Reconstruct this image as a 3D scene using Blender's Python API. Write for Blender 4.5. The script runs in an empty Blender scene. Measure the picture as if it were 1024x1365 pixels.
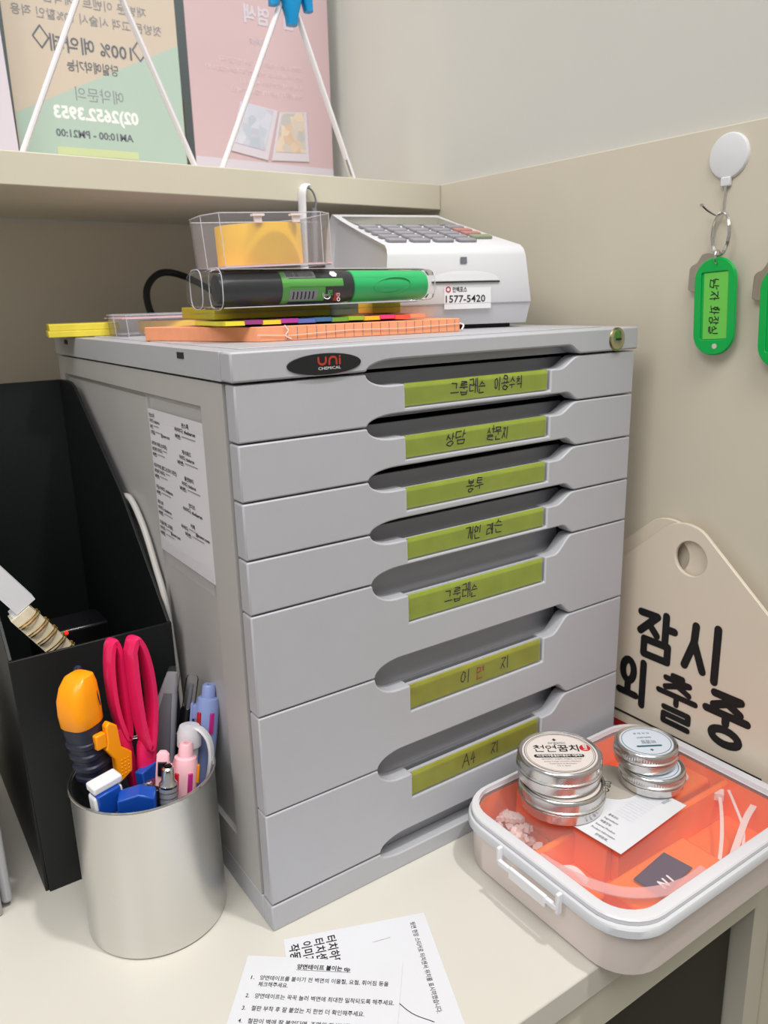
import bpy, math, random
from mathutils import Matrix, Vector
random.seed(7)
SC = bpy.context.scene; COL = SC.collection
PI = math.pi
# ---------------------------------------------------------------- camera
cd = bpy.data.cameras.new('camera'); cam = bpy.data.objects.new('camera', cd); COL.objects.link(cam)
cam.location = (-0.15892, -0.36252, 0.36024)
cam.rotation_euler = (math.radians(74.9258), math.radians(1.4779), math.radians(-34.5394))
cd.sensor_fit = 'HORIZONTAL'; cd.sensor_width = 36; cd.lens = 1058.49 / 1024 * 36
cd.clip_start = .01; cd.clip_end = 50
cd.dof.use_dof = True; cd.dof.focus_distance = .46; cd.dof.aperture_fstop = 16
SC.camera = cam
# ---------------------------------------------------------------- world, lamps, exposure
w = bpy.data.worlds.new('world'); SC.world = w; w.use_nodes = True
w.node_tree.nodes['Background'].inputs[0].default_value = (1.0, .99, .975, 1)
w.node_tree.nodes['Background'].inputs[1].default_value = .38
def area(name, loc, target, size, power, color=(1, .98, .95), sy=None):
    l = bpy.data.lights.new(name, 'AREA'); l.energy = power; l.color = color
    l.shape = 'RECTANGLE'; l.size = size; l.size_y = sy or size
    o = bpy.data.objects.new(name, l); COL.objects.link(o); o.location = loc
    o.rotation_euler = (Vector(target) - Vector(loc)).to_track_quat('-Z', 'Y').to_euler()
    return o
area('ceiling_lamp', (.37, -.66, 2.05), (.1, 0, .1), .09, 19)
area('fill_front', (-.40, -1.15, 2.15), (.1, 0, .2), .9, 23)  # unseen soft fill, added to lift the chest front
area('fill_left', (-1.45, -.6, 1.85), (.1, .1, .25), .9, 19)  # added fill from out of view, brightens the right wall
area('window_glow_above_shelf', (.15, .9, 1.9), (.1, .35, .6), .8, 3)
SC.view_settings.view_transform = 'Standard'; SC.view_settings.look = 'None'
SC.view_settings.gamma = 1; SC.view_settings.exposure = 0.0
SC.view_settings.use_curve_mapping = False
# ---------------------------------------------------------------- materials
def srgb(c):
    return tuple((v / 255 / 12.92 if v / 255 <= .04045 else ((v / 255 + .055) / 1.055) ** 2.4) for v in c)
def mat(name, c, rough=.5, metal=0, noise=0, scale=60, bump=0, bscale=400, spec=.5, trans=0, alpha=1, ior=1.45, aniso=0, coat=0):
    m = bpy.data.materials.new(name); m.use_nodes = True; nt = m.node_tree; b = nt.nodes['Principled BSDF']
    c = srgb(c)
    b.inputs['Base Color'].default_value = (*c, 1); b.inputs['Roughness'].default_value = rough
    b.inputs['Metallic'].default_value = metal; b.inputs['Specular IOR Level'].default_value = spec
    b.inputs['Transmission Weight'].default_value = trans; b.inputs['Alpha'].default_value = alpha
    b.inputs['IOR'].default_value = ior; b.inputs['Coat Weight'].default_value = coat
    tc = nt.nodes.new('ShaderNodeTexCoord')
    if noise:
        n = nt.nodes.new('ShaderNodeTexNoise'); n.inputs['Scale'].default_value = scale; n.inputs['Detail'].default_value = 4
        r = nt.nodes.new('ShaderNodeValToRGB')
        r.color_ramp.elements[0].position = .3; r.color_ramp.elements[1].position = .7
        r.color_ramp.elements[0].color = (*[v * (1 - noise) for v in c], 1)
        r.color_ramp.elements[1].color = (*[min(1, v * (1 + noise)) for v in c], 1)
        nt.links.new(tc.outputs['Object'], n.inputs['Vector']); nt.links.new(n.outputs['Fac'], r.inputs['Fac'])
        nt.links.new(r.outputs['Color'], b.inputs['Base Color'])
    if bump:
        n = nt.nodes.new('ShaderNodeTexNoise'); n.inputs['Scale'].default_value = bscale; n.inputs['Detail'].default_value = 2
        k = nt.nodes.new('ShaderNodeBump'); k.inputs['Strength'].default_value = bump; k.inputs['Distance'].default_value = .0006
        nt.links.new(tc.outputs['Object'], n.inputs['Vector']); nt.links.new(n.outputs['Fac'], k.inputs['Height'])
        nt.links.new(k.outputs['Normal'], b.inputs['Normal'])
    return m
def film(name, tint=(255, 255, 255), haze=.1, hazec=(240, 240, 245), rough=.08, gloss=.1):
    """thin clear plastic: transparent, a little milky, glossy towards grazing"""
    m = bpy.data.materials.new(name); m.use_nodes = True; nt = m.node_tree; N = nt.nodes; L = nt.links
    N.remove(N['Principled BSDF']); out = N['Material Output']
    t = N.new('ShaderNodeBsdfTransparent'); t.inputs[0].default_value = (*srgb(tint), 1)
    d = N.new('ShaderNodeBsdfDiffuse'); d.inputs[0].default_value = (*srgb(hazec), 1)
    g = N.new('ShaderNodeBsdfGlossy'); g.inputs['Roughness'].default_value = rough
    m1 = N.new('ShaderNodeMixShader'); m1.inputs[0].default_value = haze
    L.new(t.outputs[0], m1.inputs[1]); L.new(d.outputs[0], m1.inputs[2])
    lw = N.new('ShaderNodeLayerWeight'); lw.inputs[0].default_value = gloss
    m2 = N.new('ShaderNodeMixShader'); L.new(lw.outputs['Fresnel'], m2.inputs[0])
    L.new(m1.outputs[0], m2.inputs[1]); L.new(g.outputs[0], m2.inputs[2]); L.new(m2.outputs[0], out.inputs[0])
    return m
def emit(name, c, s):
    m = mat(name, c); b = m.node_tree.nodes['Principled BSDF']
    b.inputs['Emission Color'].default_value = (*srgb(c), 1); b.inputs['Emission Strength'].default_value = s
    return m
M = dict(
 cab=mat('grey_abs_plastic', (178, 179, 185), .38, bump=.12, bscale=1500, noise=.012, scale=40),
 cabside=mat('grey_side_plastic', (180, 178, 176), .42, bump=.1, bscale=1200, noise=.015, scale=30),
 groove=mat('grey_groove_plastic', (166, 167, 173), .4),
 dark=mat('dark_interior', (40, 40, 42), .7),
 desk=mat('cream_laminate', (206, 202, 193), .3, noise=.02, scale=9, bump=.03, bscale=900),
 deskedge=mat('cream_edge_banding', (205, 200, 184), .35, noise=.015, scale=20),
 beige=mat('beige_panel', (212, 204, 186), .5, noise=.02, scale=12, bump=.05, bscale=700),
 wall=mat('painted_wall', (208, 207, 201), .7, noise=.015, scale=5),
 shelf=mat('beige_shelf', (202, 196, 178), .5, noise=.02, scale=15),
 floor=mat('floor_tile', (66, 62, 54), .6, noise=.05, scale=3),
 green=mat('lime_label_card', (166, 184, 58), .45, noise=.08, scale=90),
 olive=mat('olive_label_card', (164, 166, 44), .45, noise=.12, scale=60),
 ink=mat('black_ink', (22, 20, 22), .6), redink=mat('red_ink', (176, 58, 40), .6),
 greyink=mat('grey_ink', (104, 108, 116), .7), paleink=mat('pale_grey_ink', (140, 142, 148), .7),
 whiteink=mat('white_ink', (232, 232, 232), .6),
 paper=mat('white_paper', (212, 213, 218), .75, noise=.01, scale=30),
 sidepaper=mat('side_paper', (214, 212, 218), .7, noise=.01, scale=30),
 black=mat('black_plastic', (17, 21, 22), .5, bump=.2, bscale=900),
 blackgloss=mat('black_gloss_plastic', (14, 14, 17), .22),
 silver=mat('brushed_silver', (216, 216, 214), .3, 1, bump=.15, bscale=1800),
 chrome=mat('chrome', (215, 215, 212), .14, 1), tin=mat('tin_aluminium', (214, 212, 210), .22, 1, bump=.05, bscale=500),
 brass=mat('nickel_lock', (196, 190, 160), .25, 1), gold=mat('gold_wire', (206, 168, 70), .22, 1),
 steel=mat('key_steel', (198, 194, 188), .3, 1),
 white=mat('white_plastic', (226, 226, 230), .3), whitew=mat('warm_white_plastic', (216, 212, 204), .35),
 term=mat('terminal_white', (208, 208, 212), .32), key=mat('key_grey', (138, 136, 144), .45),
 screen=mat('lcd_glass', (112, 116, 116), .15), boxw=mat('box_white_plastic', (222, 210, 204), .32),
 orange=mat('orange_tray', (252, 122, 44), .35, noise=.04, scale=30),
 yellow=mat('yellow_tape', (250, 196, 20), .35, noise=.02, scale=60), yel2=mat('yellow_paper', (226, 208, 70), .7, noise=.05, scale=80),
 olivenote=mat('olive_yellow_paper', (176, 160, 40), .7), salmon=mat('salmon_paper', (238, 158, 116), .7, noise=.03, scale=200),
 mgreen=mat('marker_green', (22, 176, 98), .3), dgreen=mat('label_green', (84, 164, 66), .4), navyb=mat('marker_black', (24, 28, 32), .35),
 pink=mat('hot_pink_plastic', (228, 34, 96), .22), amber=mat('amber_plastic', (255, 158, 8), .3), navy=mat('navy_rubber', (30, 36, 56), .45),
 palegrey=mat('pale_grey_plastic', (170, 172, 178), .35), midgrey=mat('mid_grey_plastic', (122, 124, 132), .4),
 blue=mat('blue_plastic', (20, 74, 168), .3), lilac=mat('lilac_plastic', (142, 160, 212), .3), lpink=mat('light_pink_plastic', (244, 190, 200), .3),
 red=mat('red_plastic', (190, 30, 34), .35), magenta=mat('magenta_plastic', (190, 40, 130), .35), purple=mat('purple_paper', (150, 60, 140), .6),
 tag=mat('green_key_tag', (10, 176, 78), .28), taglabel=mat('light_green_card', (112, 206, 84), .5),
 sign=mat('cream_acrylic', (226, 214, 196), .35, noise=.01, scale=20),
 pinkposter=mat('pink_poster', (200, 174, 178), .5, noise=.02, scale=12), beigeposter=mat('beige_poster', (200, 186, 170), .5),
 mintposter=mat('mint_poster', (172, 192, 180), .5), band=mat('poster_white', (206, 198, 208), .5), lemon=mat('poster_lemon', (196, 206, 158), .5),
 clip=mat('bright_blue_clip', (10, 140, 200), .35), rod=mat('white_rod', (226, 222, 226), .35),
 kraft=mat('beige_sticker', (176, 168, 158), .6), cream=mat('tin_label_cream', (214, 205, 200), .5), sky=mat('tin_label_bluewhite', (204, 210, 222), .45),
 frost=mat('frosted_plastic', (242, 226, 222), .45, alpha=.9), clay=mat('navy_packet', (58, 56, 84), .45), notebook=mat('cream_book', (222, 214, 190), .6, noise=.12, scale=120),
 outside=mat('dim_outside', (110, 120, 120), .8, noise=.05, scale=2), cable=mat('cable_grey', (196, 192, 188), .45), teal=mat('teal_ink', (40, 96, 100), .6),
 enter=mat('key_green', (132, 142, 116), .45), cancel=mat('key_red', (172, 116, 110), .45),
 foil=mat('foil_wrap', (190, 180, 182), .2, 1, bump=1, bscale=300), led=emit('red_led', (255, 20, 10), 6),
)
F_clear = film('clear_plastic', haze=.02, gloss=.08)
F_lid = film('milky_lid_window', tint=(255, 252, 252), haze=.055, hazec=(250, 232, 232), rough=.12, gloss=.10)
F_glass = film('window_glass', haze=.04, gloss=.08)
F_blister = film('clear_blister', haze=.025, hazec=(235, 235, 238), rough=.05, gloss=.12)
F_case = film('clear_case', haze=.13, hazec=(232, 230, 240), rough=.08, gloss=.10)
F_tape = film('matte_tape', haze=.08, hazec=(226, 224, 226), rough=.5, gloss=.005)
F_acrylic = film('acrylic_panel', haze=.35, hazec=(216, 218, 226), rough=.1, gloss=.1)
M['edge'] = mat('clear_edge', (226, 224, 234), .15, alpha=.45)
M['skirt'] = mat('translucent_skirt', (204, 206, 210), .18)
M['rimclear'] = mat('milky_rim', (214, 213, 218), .22)
# ---------------------------------------------------------------- geometry helpers
class B:
    def __init__(s): s.v = []; s.f = []
    def add(s, vs, fs, mx=None):
        n = len(s.v)
        s.v += [tuple(mx @ Vector(p)) if mx is not None else tuple(p) for p in vs]
        s.f += [tuple(i + n for i in f) for f in fs]; return s
    def box(s, x0, x1, y0, y1, z0, z1, mx=None):
        v = [(x, y, z) for z in (z0, z1) for y in (y0, y1) for x in (x0, x1)]
        return s.add(v, [(0, 2, 3, 1), (4, 5, 7, 6), (0, 1, 5, 4), (2, 6, 7, 3), (0, 4, 6, 2), (1, 3, 7, 5)], mx)
    def prism(s, poly, lo, hi, axis='y', mx=None):
        def P(a, b, c): return {'y': (a, c, b), 'x': (c, a, b), 'z': (a, b, c)}[axis]
        n = len(poly); v = [P(a, b, lo) for a, b in poly] + [P(a, b, hi) for a, b in poly]
        f = [tuple(range(n)), tuple(range(2 * n - 1, n - 1, -1))] + [(i, i + n, (i + 1) % n + n, (i + 1) % n) for i in range(n)]
        return s.add(v, f, mx)
    def lathe(s, prof, n=48, mx=None, knurl=None, closed=False):
        v = []; f = []
        for k, (r, z) in enumerate(prof):
            for i in range(n):
                a = 2 * PI * i / n; rr = r - (.00045 if knurl and k in knurl and i % 2 else 0)
                v.append((rr * math.cos(a), rr * math.sin(a), z))
        m = len(prof)
        for k in range(m - (0 if closed else 1)):
            for i in range(n):
                j = (i + 1) % n; k2 = (k + 1) % m
                f.append((k * n + i, k * n + j, k2 * n + j, k2 * n + i))
        return s.add(v, f, mx)
    def tube(s, pts, r, n=8, closed=False, mx=None, flat=(1, 1)):
        pts = [Vector(p) for p in pts]; m = len(pts); v = []; f = []
        up = None
        for k, p in enumerate(pts):
            a = pts[(k - 1) % m] if (closed or k) else p; b = pts[(k + 1) % m] if (closed or k < m - 1) else p
            t = (b - a).normalized()
            if up is None: up = Vector((0, 0, 1)) if abs(t.z) < .9 else Vector((1, 0, 0))
            u = (up - t * up.dot(t)).normalized(); up = u; q = t.cross(u)
            rr = r[k] if isinstance(r, (list, tuple)) else r
            for i in range(n):
                c = 2 * PI * i / n; v.append(p + u * rr * flat[0] * math.cos(c) + q * rr * flat[1] * math.sin(c))
        for k in range(m if closed else m - 1):
            for i in range(n):
                j = (i + 1) % n; k2 = (k + 1) % m; f.append((k * n + i, k * n + j, k2 * n + j, k2 * n + i))
        if not closed: f += [tuple(range(n - 1, -1, -1)), tuple(range((m - 1) * n, m * n))]
        return s.add(v, f, mx)
    def loft(s, secs, n=24, e=3.0, mx=None):
        """secs: (z, cx, cy, hx, hy) super-ellipse sections along z"""
        v = []; f = []; m = len(secs)
        for z, cx, cy, hx, hy in secs:
            for i in range(n):
                a = 2 * PI * i / n; c, d = math.cos(a), math.sin(a)
                v.append((cx + hx * math.copysign(abs(c) ** (2 / e), c), cy + hy * math.copysign(abs(d) ** (2 / e), d), z))
        for k in range(m - 1):
            for i in range(n):
                j = (i + 1) % n; f.append((k * n + i, k * n + j, (k + 1) * n + j, (k + 1) * n + i))
        f += [tuple(range(n - 1, -1, -1)), tuple(range((m - 1) * n, m * n))]
        return s.add(v, f, mx)
def tag(o, label=None, cat=None, group=None, kind=None):
    for k, v in (('label', label), ('category', cat), ('group', group), ('kind', kind)):
        if v: o[k] = v
    return o
def obj(name, b, m, parent=None, bevel=0, seg=2, angle=35, flat=False):
    me = bpy.data.meshes.new(name); me.from_pydata(b.v, [], b.f); me.validate()
    me.materials.append(m)
    import bmesh
    bm = bmesh.new(); bm.from_mesh(me); bmesh.ops.recalc_face_normals(bm, faces=bm.faces); bm.to_mesh(me); bm.free()
    if not flat:
        me.shade_smooth(); me.set_sharp_from_angle(angle=math.radians(angle))
    o = bpy.data.objects.new(name, me); COL.objects.link(o); o.parent = parent
    if bevel:
        k = o.modifiers.new('bevel', 'BEVEL'); k.width = bevel; k.segments = seg; k.limit_method = 'ANGLE'; k.angle_limit = math.radians(40)
        k.harden_normals = False
    return o
def thing(name, label, cat, loc=(0, 0, 0), rz=0, group=None, mx=None):
    o = bpy.data.objects.new(name, None); o.empty_display_size = .01; COL.objects.link(o)
    if mx is not None: o.matrix_world = mx
    else: o.location = loc; o.rotation_euler = (0, 0, rz)
    return tag(o, label, cat, group)
def copy_tree(o, parent=None):
    c = o.copy(); COL.objects.link(c); c.parent = parent
    for ch in [x for x in COL.objects if x.parent == o]: copy_tree(ch, c)
    return c
def struct(name, b, m, parent=None, **k):
    o = obj(name, b, m, parent, **k)
    if parent is None: o['kind'] = 'structure'
    return o
def frame(o, x, y):
    x = Vector(x).normalized(); z = x.cross(Vector(y)).normalized(); y = z.cross(x)
    return Matrix(((x.x, y.x, z.x, o[0]), (x.y, y.y, z.y, o[1]), (x.z, y.z, z.z, o[2]), (0, 0, 0, 1)))
def axis(b, t, roll=0):
    b = Vector(b); t = Vector(t); return Matrix.Translation(b) @ (t - b).to_track_quat('Z', 'Y').to_matrix().to_4x4() @ Matrix.Rotation(roll, 4, 'Z')
_tc = {}
def text_mesh(s, bold=0):
    k = (s, bold)
    if k not in _tc:
        cu = bpy.data.curves.new('t', 'FONT'); cu.body = s; cu.resolution_u = 2; cu.offset = bold; cu.size = 1
        o = bpy.data.objects.new('t', cu); me = bpy.data.meshes.new_from_object(o)
        vs = [tuple(v.co) for v in me.vertices]; fs = [tuple(p.vertices) for p in me.polygons]
        bpy.data.objects.remove(o); bpy.data.curves.remove(cu); bpy.data.meshes.remove(me)
        xs = [v[0] for v in vs] or [0, 1]; _tc[k] = (vs, fs, min(xs), max(xs))
    return _tc[k]
def T(b, s, size, mx, x=0, y=0, width=None, align='l', bold=0, rot=0, sx=1):
    vs, fs, a, c = text_mesh(s, bold)
    kx = (width / (c - a)) if width else size * sx
    off = {'l': -a, 'c': -(a + c) / 2, 'r': -c}[align] * kx
    R = Matrix.Translation((x, y, 0)) @ Matrix.Rotation(rot, 4, 'Z')
    b.add([(v[0] * kx + off, v[1] * size, 0) for v in vs], fs, mx @ R)
# stroke lettering for hand-written and rounded hangul
CH = [(math.cos(i * PI / 8) * .5 + .5, math.sin(i * PI / 8) * .5 + .5) for i in range(17)]
J = {'ㄱ': [[(0, 1), (1, 1), (.85, 0)]], 'ㄴ': [[(0, 1), (0, 0), (1, 0)]], 'ㄷ': [[(1, 1), (0, 1), (0, 0), (1, 0)]],
 'ㄹ': [[(0, 1), (1, 1), (1, .52), (0, .52), (0, 0), (1, 0)]], 'ㅁ': [[(0, 1), (1, 1), (1, 0), (0, 0), (0, 1)]],
 'ㅂ': [[(0, 1), (0, 0), (1, 0), (1, 1)], [(0, .55), (1, .55)]], 'ㅅ': [[(.5, 1), (.45, .6), (0, 0)], [(.47, .6), (1, 0)]],
 'ㅇ': [CH], 'ㅈ': [[(0, 1), (1, 1), (.5, .5), (0, 0)], [(.5, .5), (1, 0)]], 'ㅊ': [[(.3, 1.1), (.7, 1.1)], [(0, .75), (1, .75), (.5, .4), (0, 0)], [(.5, .4), (1, 0)]],
 'ㅌ': [[(1, 1), (0, 1), (0, 0), (1, 0)], [(0, .5), (1, .5)]], 'ㅎ': [[(.3, 1.1), (.7, 1.1)], [(0, .8), (1, .8)], [(x * .8 + .1, y * .6) for x, y in CH]]}
V = {'ㅏ': [[(.3, 1), (.3, 0)], [(.3, .5), (1, .5)]], 'ㅓ': [[(.8, 1), (.8, 0)], [(.1, .5), (.8, .5)]], 'ㅣ': [[(.5, 1), (.5, 0)]], 'ㅕ': [[(.8, 1), (.8, 0)], [(.1, .65), (.8, .65)], [(.1, .35), (.8, .35)]],
 'ㅐ': [[(.15, 1), (.15, 0)], [(.15, .5), (.85, .5)], [(.85, 1), (.85, 0)]], 'ㅔ': [[(-.1, .5), (.4, .5)], [(.4, 1), (.4, 0)], [(.95, 1), (.95, 0)]],
 'ㅡ': [[(0, .5), (1, .5)]], 'ㅗ': [[(0, .2), (1, .2)], [(.5, .9), (.5, .2)]], 'ㅛ': [[(0, .1), (1, .1)], [(.33, .9), (.33, .1)], [(.67, .9), (.67, .1)]], 'ㅜ': [[(0, .8), (1, .8)], [(.5, .8), (.5, 0)]]}
Ls = 'ㄱㄲㄴㄷㄸㄹㅁㅂㅃㅅㅆㅇㅈㅉㅊㅋㅌㅍㅎ'; Vs = 'ㅏㅐㅑㅒㅓㅔㅕㅖㅗㅘㅙㅚㅛㅜㅝㅞㅟㅠㅡㅢㅣ'
Ts = ' ㄱㄲㄳㄴㄵㄶㄷㄹㄺㄻㄼㄽㄾㄿㅀㅁㅂㅄㅅㅆㅇㅈㅊㅋㅌㅍㅎ'
def syl(ch):
    if ch == 'A': return [[(0, 0), (.5, 1), (.9, 0)], [(.2, .4), (.75, .4)]]
    if ch == '4': return [[(.5, 1), (.05, .35), (.9, .4)], [(.6, .75), (.55, -.05)]]
    if ch == ' ': return []
    n = ord(ch) - 0xAC00; l = Ls[n // 588]; v = Vs[n % 588 // 28]; t = Ts[n % 28]
    out = []
    def put(strokes, x0, x1, y0, y1): out.extend([[(x0 + (x1 - x0) * a, y0 + (y1 - y0) * c) for a, c in s] for s in strokes])
    f = t != ' '; yb = .45 if f else .05
    if v in 'ㅏㅐㅑㅓㅔㅕㅣ':
        put(J[l], .05, .52, yb + .05, .92); put(V[v], .66, 1, yb if f else 0, 1)
    elif v in ('ㅘ', 'ㅚ', 'ㅢ'):
        put(J[l], .12, .52, (.72 if f else .45), .95); put(V['ㅡ' if v == 'ㅢ' else 'ㅗ'], .02, .62, (.45 if f else .08), (.68 if f else .45))
        put(V['ㅏ' if v == 'ㅘ' else 'ㅣ'], .7, 1.0, yb if f else 0, 1)
    else:
        put(J[l], .18, .82, (.74 if f else .55), 1); put(V[v], 0, 1, (.44 if f else .05), (.66 if f else .42))
    if f: put(J[t], .18, .85, 0, .3 if v in 'ㅗㅛㅜㅡ' else .34)
    return out
ZI = [0]
def strokes(b, sts, mx, w, nd=8):
    def nz(): ZI[0] = (ZI[0] + 1) % 40; return ZI[0] * 2.5e-6
    for s in sts:
        P = [Vector((p[0], p[1], 0)) for p in s]
        for p in P:
            zz = nz(); b.add([(p.x + w * math.cos(2 * PI * i / nd), p.y + w * math.sin(2 * PI * i / nd), zz) for i in range(nd)], [tuple(range(nd))], mx)
        for a, c in zip(P, P[1:]):
            d = (c - a)
            if d.length < 1e-7: continue
            d = d.normalized(); n = Vector((-d.y, d.x, 0)) * w; a = Vector((a.x, a.y, nz())); c = Vector((c.x, c.y, a.z))
            b.add([a + n, a - n, c - n, c + n], [(0, 1, 2, 3)], mx)
def hand(b, s, mx, x, y, cw, h, w=.00028, gap=1.18, jit=.08, slant=.12, widths=None):
    rnd = random.Random(s)
    for i, ch in enumerate(s):
        x0 = x + i * cw * gap; dy = rnd.uniform(-.06, .06) * h; sc = rnd.uniform(.88, 1.08)
        st = [[(x0 + (p[0] + slant * p[1] + rnd.uniform(-jit, jit)) * cw * sc, y + dy + (p[1] + rnd.uniform(-jit, jit) * .7) * h * sc) for p in q] for q in syl(ch)]
        strokes(b, st, mx, w, 6)
I4 = Matrix.Identity(4)
def rrect(x0, x1, y0, y1, r, n=6):
    o = []
    for cx, cy, a0 in ((x1 - r, y1 - r, 0), (x0 + r, y1 - r, 1), (x0 + r, y0 + r, 2), (x1 - r, y0 + r, 3)):
        for i in range(n + 1):
            a = (a0 + i / n) * PI / 2; o.append((cx + r * math.cos(a), cy + r * math.sin(a)))
    return o
def ring(b, outer, inner, z0, z1, mx=None):
    """flat frame between two loops of equal length, extruded"""
    n = len(outer); v = [(*p, z0) for p in outer] + [(*p, z0) for p in inner] + [(*p, z1) for p in outer] + [(*p, z1) for p in inner]; f = []
    for i in range(n):
        j = (i + 1) % n
        f += [(i, j, n + j, n + i), (2 * n + i, 3 * n + i, 3 * n + j, 2 * n + j), (i, 2 * n + i, 2 * n + j, j), (n + i, n + j, 3 * n + j, 3 * n + i)]
    b.add(v, f, mx)
def skin(b, loops, mx=None, cap0=True, cap1=True):
    n = len(loops[0]); v = [p for l in loops for p in l]; f = []
    for k in range(len(loops) - 1):
        for i in range(n):
            j = (i + 1) % n; f.append((k * n + i, k * n + j, (k + 1) * n + j, (k + 1) * n + i))
    if cap0: f.append(tuple(range(n - 1, -1, -1)))
    if cap1: f.append(tuple(range((len(loops) - 1) * n, len(loops) * n)))
    b.add(v, f, mx)
def bez(p, n=24):
    """Catmull-Rom through points"""
    p = [Vector(q) for q in p]; out = []
    q = [p[0] * 2 - p[1]] + p + [p[-1] * 2 - p[-2]]
    m = max(2, n // (len(p) - 1))
    for k in range(1, len(q) - 2):
        for i in range(m):
            t = i / m; a, b_, c, d = q[k - 1], q[k], q[k + 1], q[k + 2]
            out.append(.5 * ((2 * b_) + (c - a) * t + (2 * a - 5 * b_ + 4 * c - d) * t * t + (3 * b_ - a - 3 * c + d) * t ** 3))
    out.append(p[-1]); return out
EPS = .00015
# ================================================================= THE SETTING
XW = .33; YB = .47; ZS = .4595
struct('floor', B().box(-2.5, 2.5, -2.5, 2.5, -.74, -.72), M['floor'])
wr = struct('wall_right', B().box(XW, XW + .03, -1.6, YB + .03, -.72, ZS), M['beige'], bevel=.0008)
struct('wall_right_upper', B().box(XW + .004, XW + .03, -1.6, YB + .03, ZS, 1.35), M['wall'])
struct('wall_back', B().box(-1.4, XW, YB, YB + .03, -.72, ZS - .0225), M['beige'])
wf = B(); wf.box(-1.4, XW + .004, YB, YB + .03, .4371, .4593); wf.box(-1.4, XW + .004, YB, YB + .03, 1.2, 1.35); wf.box(-1.4, -1.36, YB, YB + .03, .4593, 1.2)
wi = struct('window_1', wf, M['wall'])
obj('window_pane', B().box(-1.36, XW + .003, YB + .012, YB + .016, .4593, 1.2), F_glass, wi)
struct('wall_outside', B().box(-2.5, 2.5, 1.5, 1.53, -.72, 1.9), M['outside'])
# desk
desk = thing('desk', 'cream laminate desk with a square front edge carrying everything', 'desk')
obj('desk_top', B().box(-1.4, XW - .0005, -.129, YB - .001, -.019, 0), M['desk'], desk, bevel=.0012)
obj('apron', B().box(-1.4, XW - .02, -.126, -.110, -.050, -.0195), M['deskedge'], desk)
obj('side_panel', B().box(XW - .022, XW - .001, -.122, YB - .005, -.7195, -.0195), M['deskedge'], desk)
obj('back_panel', B().box(-1.4, XW - .023, .2, .218, -.7195, -.0195), M['dark'], desk)
shade_blk = thing('under_desk_shade', 'dark cabinet standing in for the shade under the right end of the desk', 'filler')  # added dark block, gives the space under the desk its shade
shade_mat = mat('painted_shade_brown', (50, 47, 40), .6)  # under-desk shade put into the colour
obj('carcass', B().box(-.05, .3065, -.1045, .19, -.7195, -.0505), shade_mat, shade_blk, bevel=.001)
obj('filler_front', B().box(-.048, .3045, -.1085, -.105, -.71, -.0525), shade_mat, shade_blk, bevel=.001)
# shelf
TS = .007
shv = B().box(-1.4, XW - .0005, .251, YB - .0005, .4376, ZS); shv.v = [(x, y, z + (XW - x) * TS) for x, y, z in shv.v]
tag(obj('wall_shelf', shv, M['shelf'], bevel=.0008), 'beige overhead shelf running along the back wall', 'shelf')
# ================================================================= DRAWER CHEST
W = .30; D = .357; GAPS = [.3212, .2915, .2612, .2302, .1998, .1402, .0783, .0179]; G = .0009
chest = thing('drawer_chest', 'light grey plastic chest of seven drawers standing on the desk', 'drawer chest')
HX0, HX1 = .0775, .2440        # finger grooves, left and right ends
def arc_pts(xa, za, xb, zb, n=6, first='v'):
    """quarter ellipse from a to b; first='v' leaves a vertically"""
    out = []
    for i in range(n + 1):
        t = i / n * PI / 2
        if first == 'v': out.append((xa + (xb - xa) * (1 - math.cos(t)), za + (zb - za) * math.sin(t)))
        else: out.append((xa + (xb - xa) * math.sin(t), za + (zb - za) * (1 - math.cos(t))))
    return out
def dip(z, d):      # top edge going left to right with the groove and the label slot
    l = [(0, z)] if False else []
    l += [(HX0 + .001, z)]
    l += arc_pts(HX0 + .001, z, .094, z - d, 6, 'v')
    return l
def s_curve(xa, za, xb, zb, n=8):
    return [(xa + (xb - xa) * i / n, za + (zb - za) * (3 * (i / n) ** 2 - 2 * (i / n) ** 3)) for i in range(n + 1)]
def face_poly(zb, zt, dt, hb, slot):
    """outline of a drawer front: bottom hump hb, top dip dt, label slot (z0)"""
    p = [(.0004, zb), (HX0, zb)]
    if hb: p += arc_pts(HX0, zb, HX0 + .020, zb + hb, 7, 'v')[1:] + s_curve(.2335, zb + hb, HX1 + .001, zb, 8)
    p += [(W - .0004, zb), (W - .0004, zt)]
    if dt:
        p += [(HX1, zt)] + s_curve(HX1, zt, .2270, zt - dt, 8)[1:]
        if slot: p += [(.2186, zt - dt), (.2186, slot), (.1034, slot), (.1034, zt - dt)]
        p += list(reversed(arc_pts(HX0, zt, .0945, zt - dt, 7, 'v')))
    p += [(.0004, zt)]
    q = []
    for a in p:
        if not q or (abs(a[0] - q[-1][0]) + abs(a[1] - q[-1][1])) > 1e-6: q.append(a)
    return q
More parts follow.
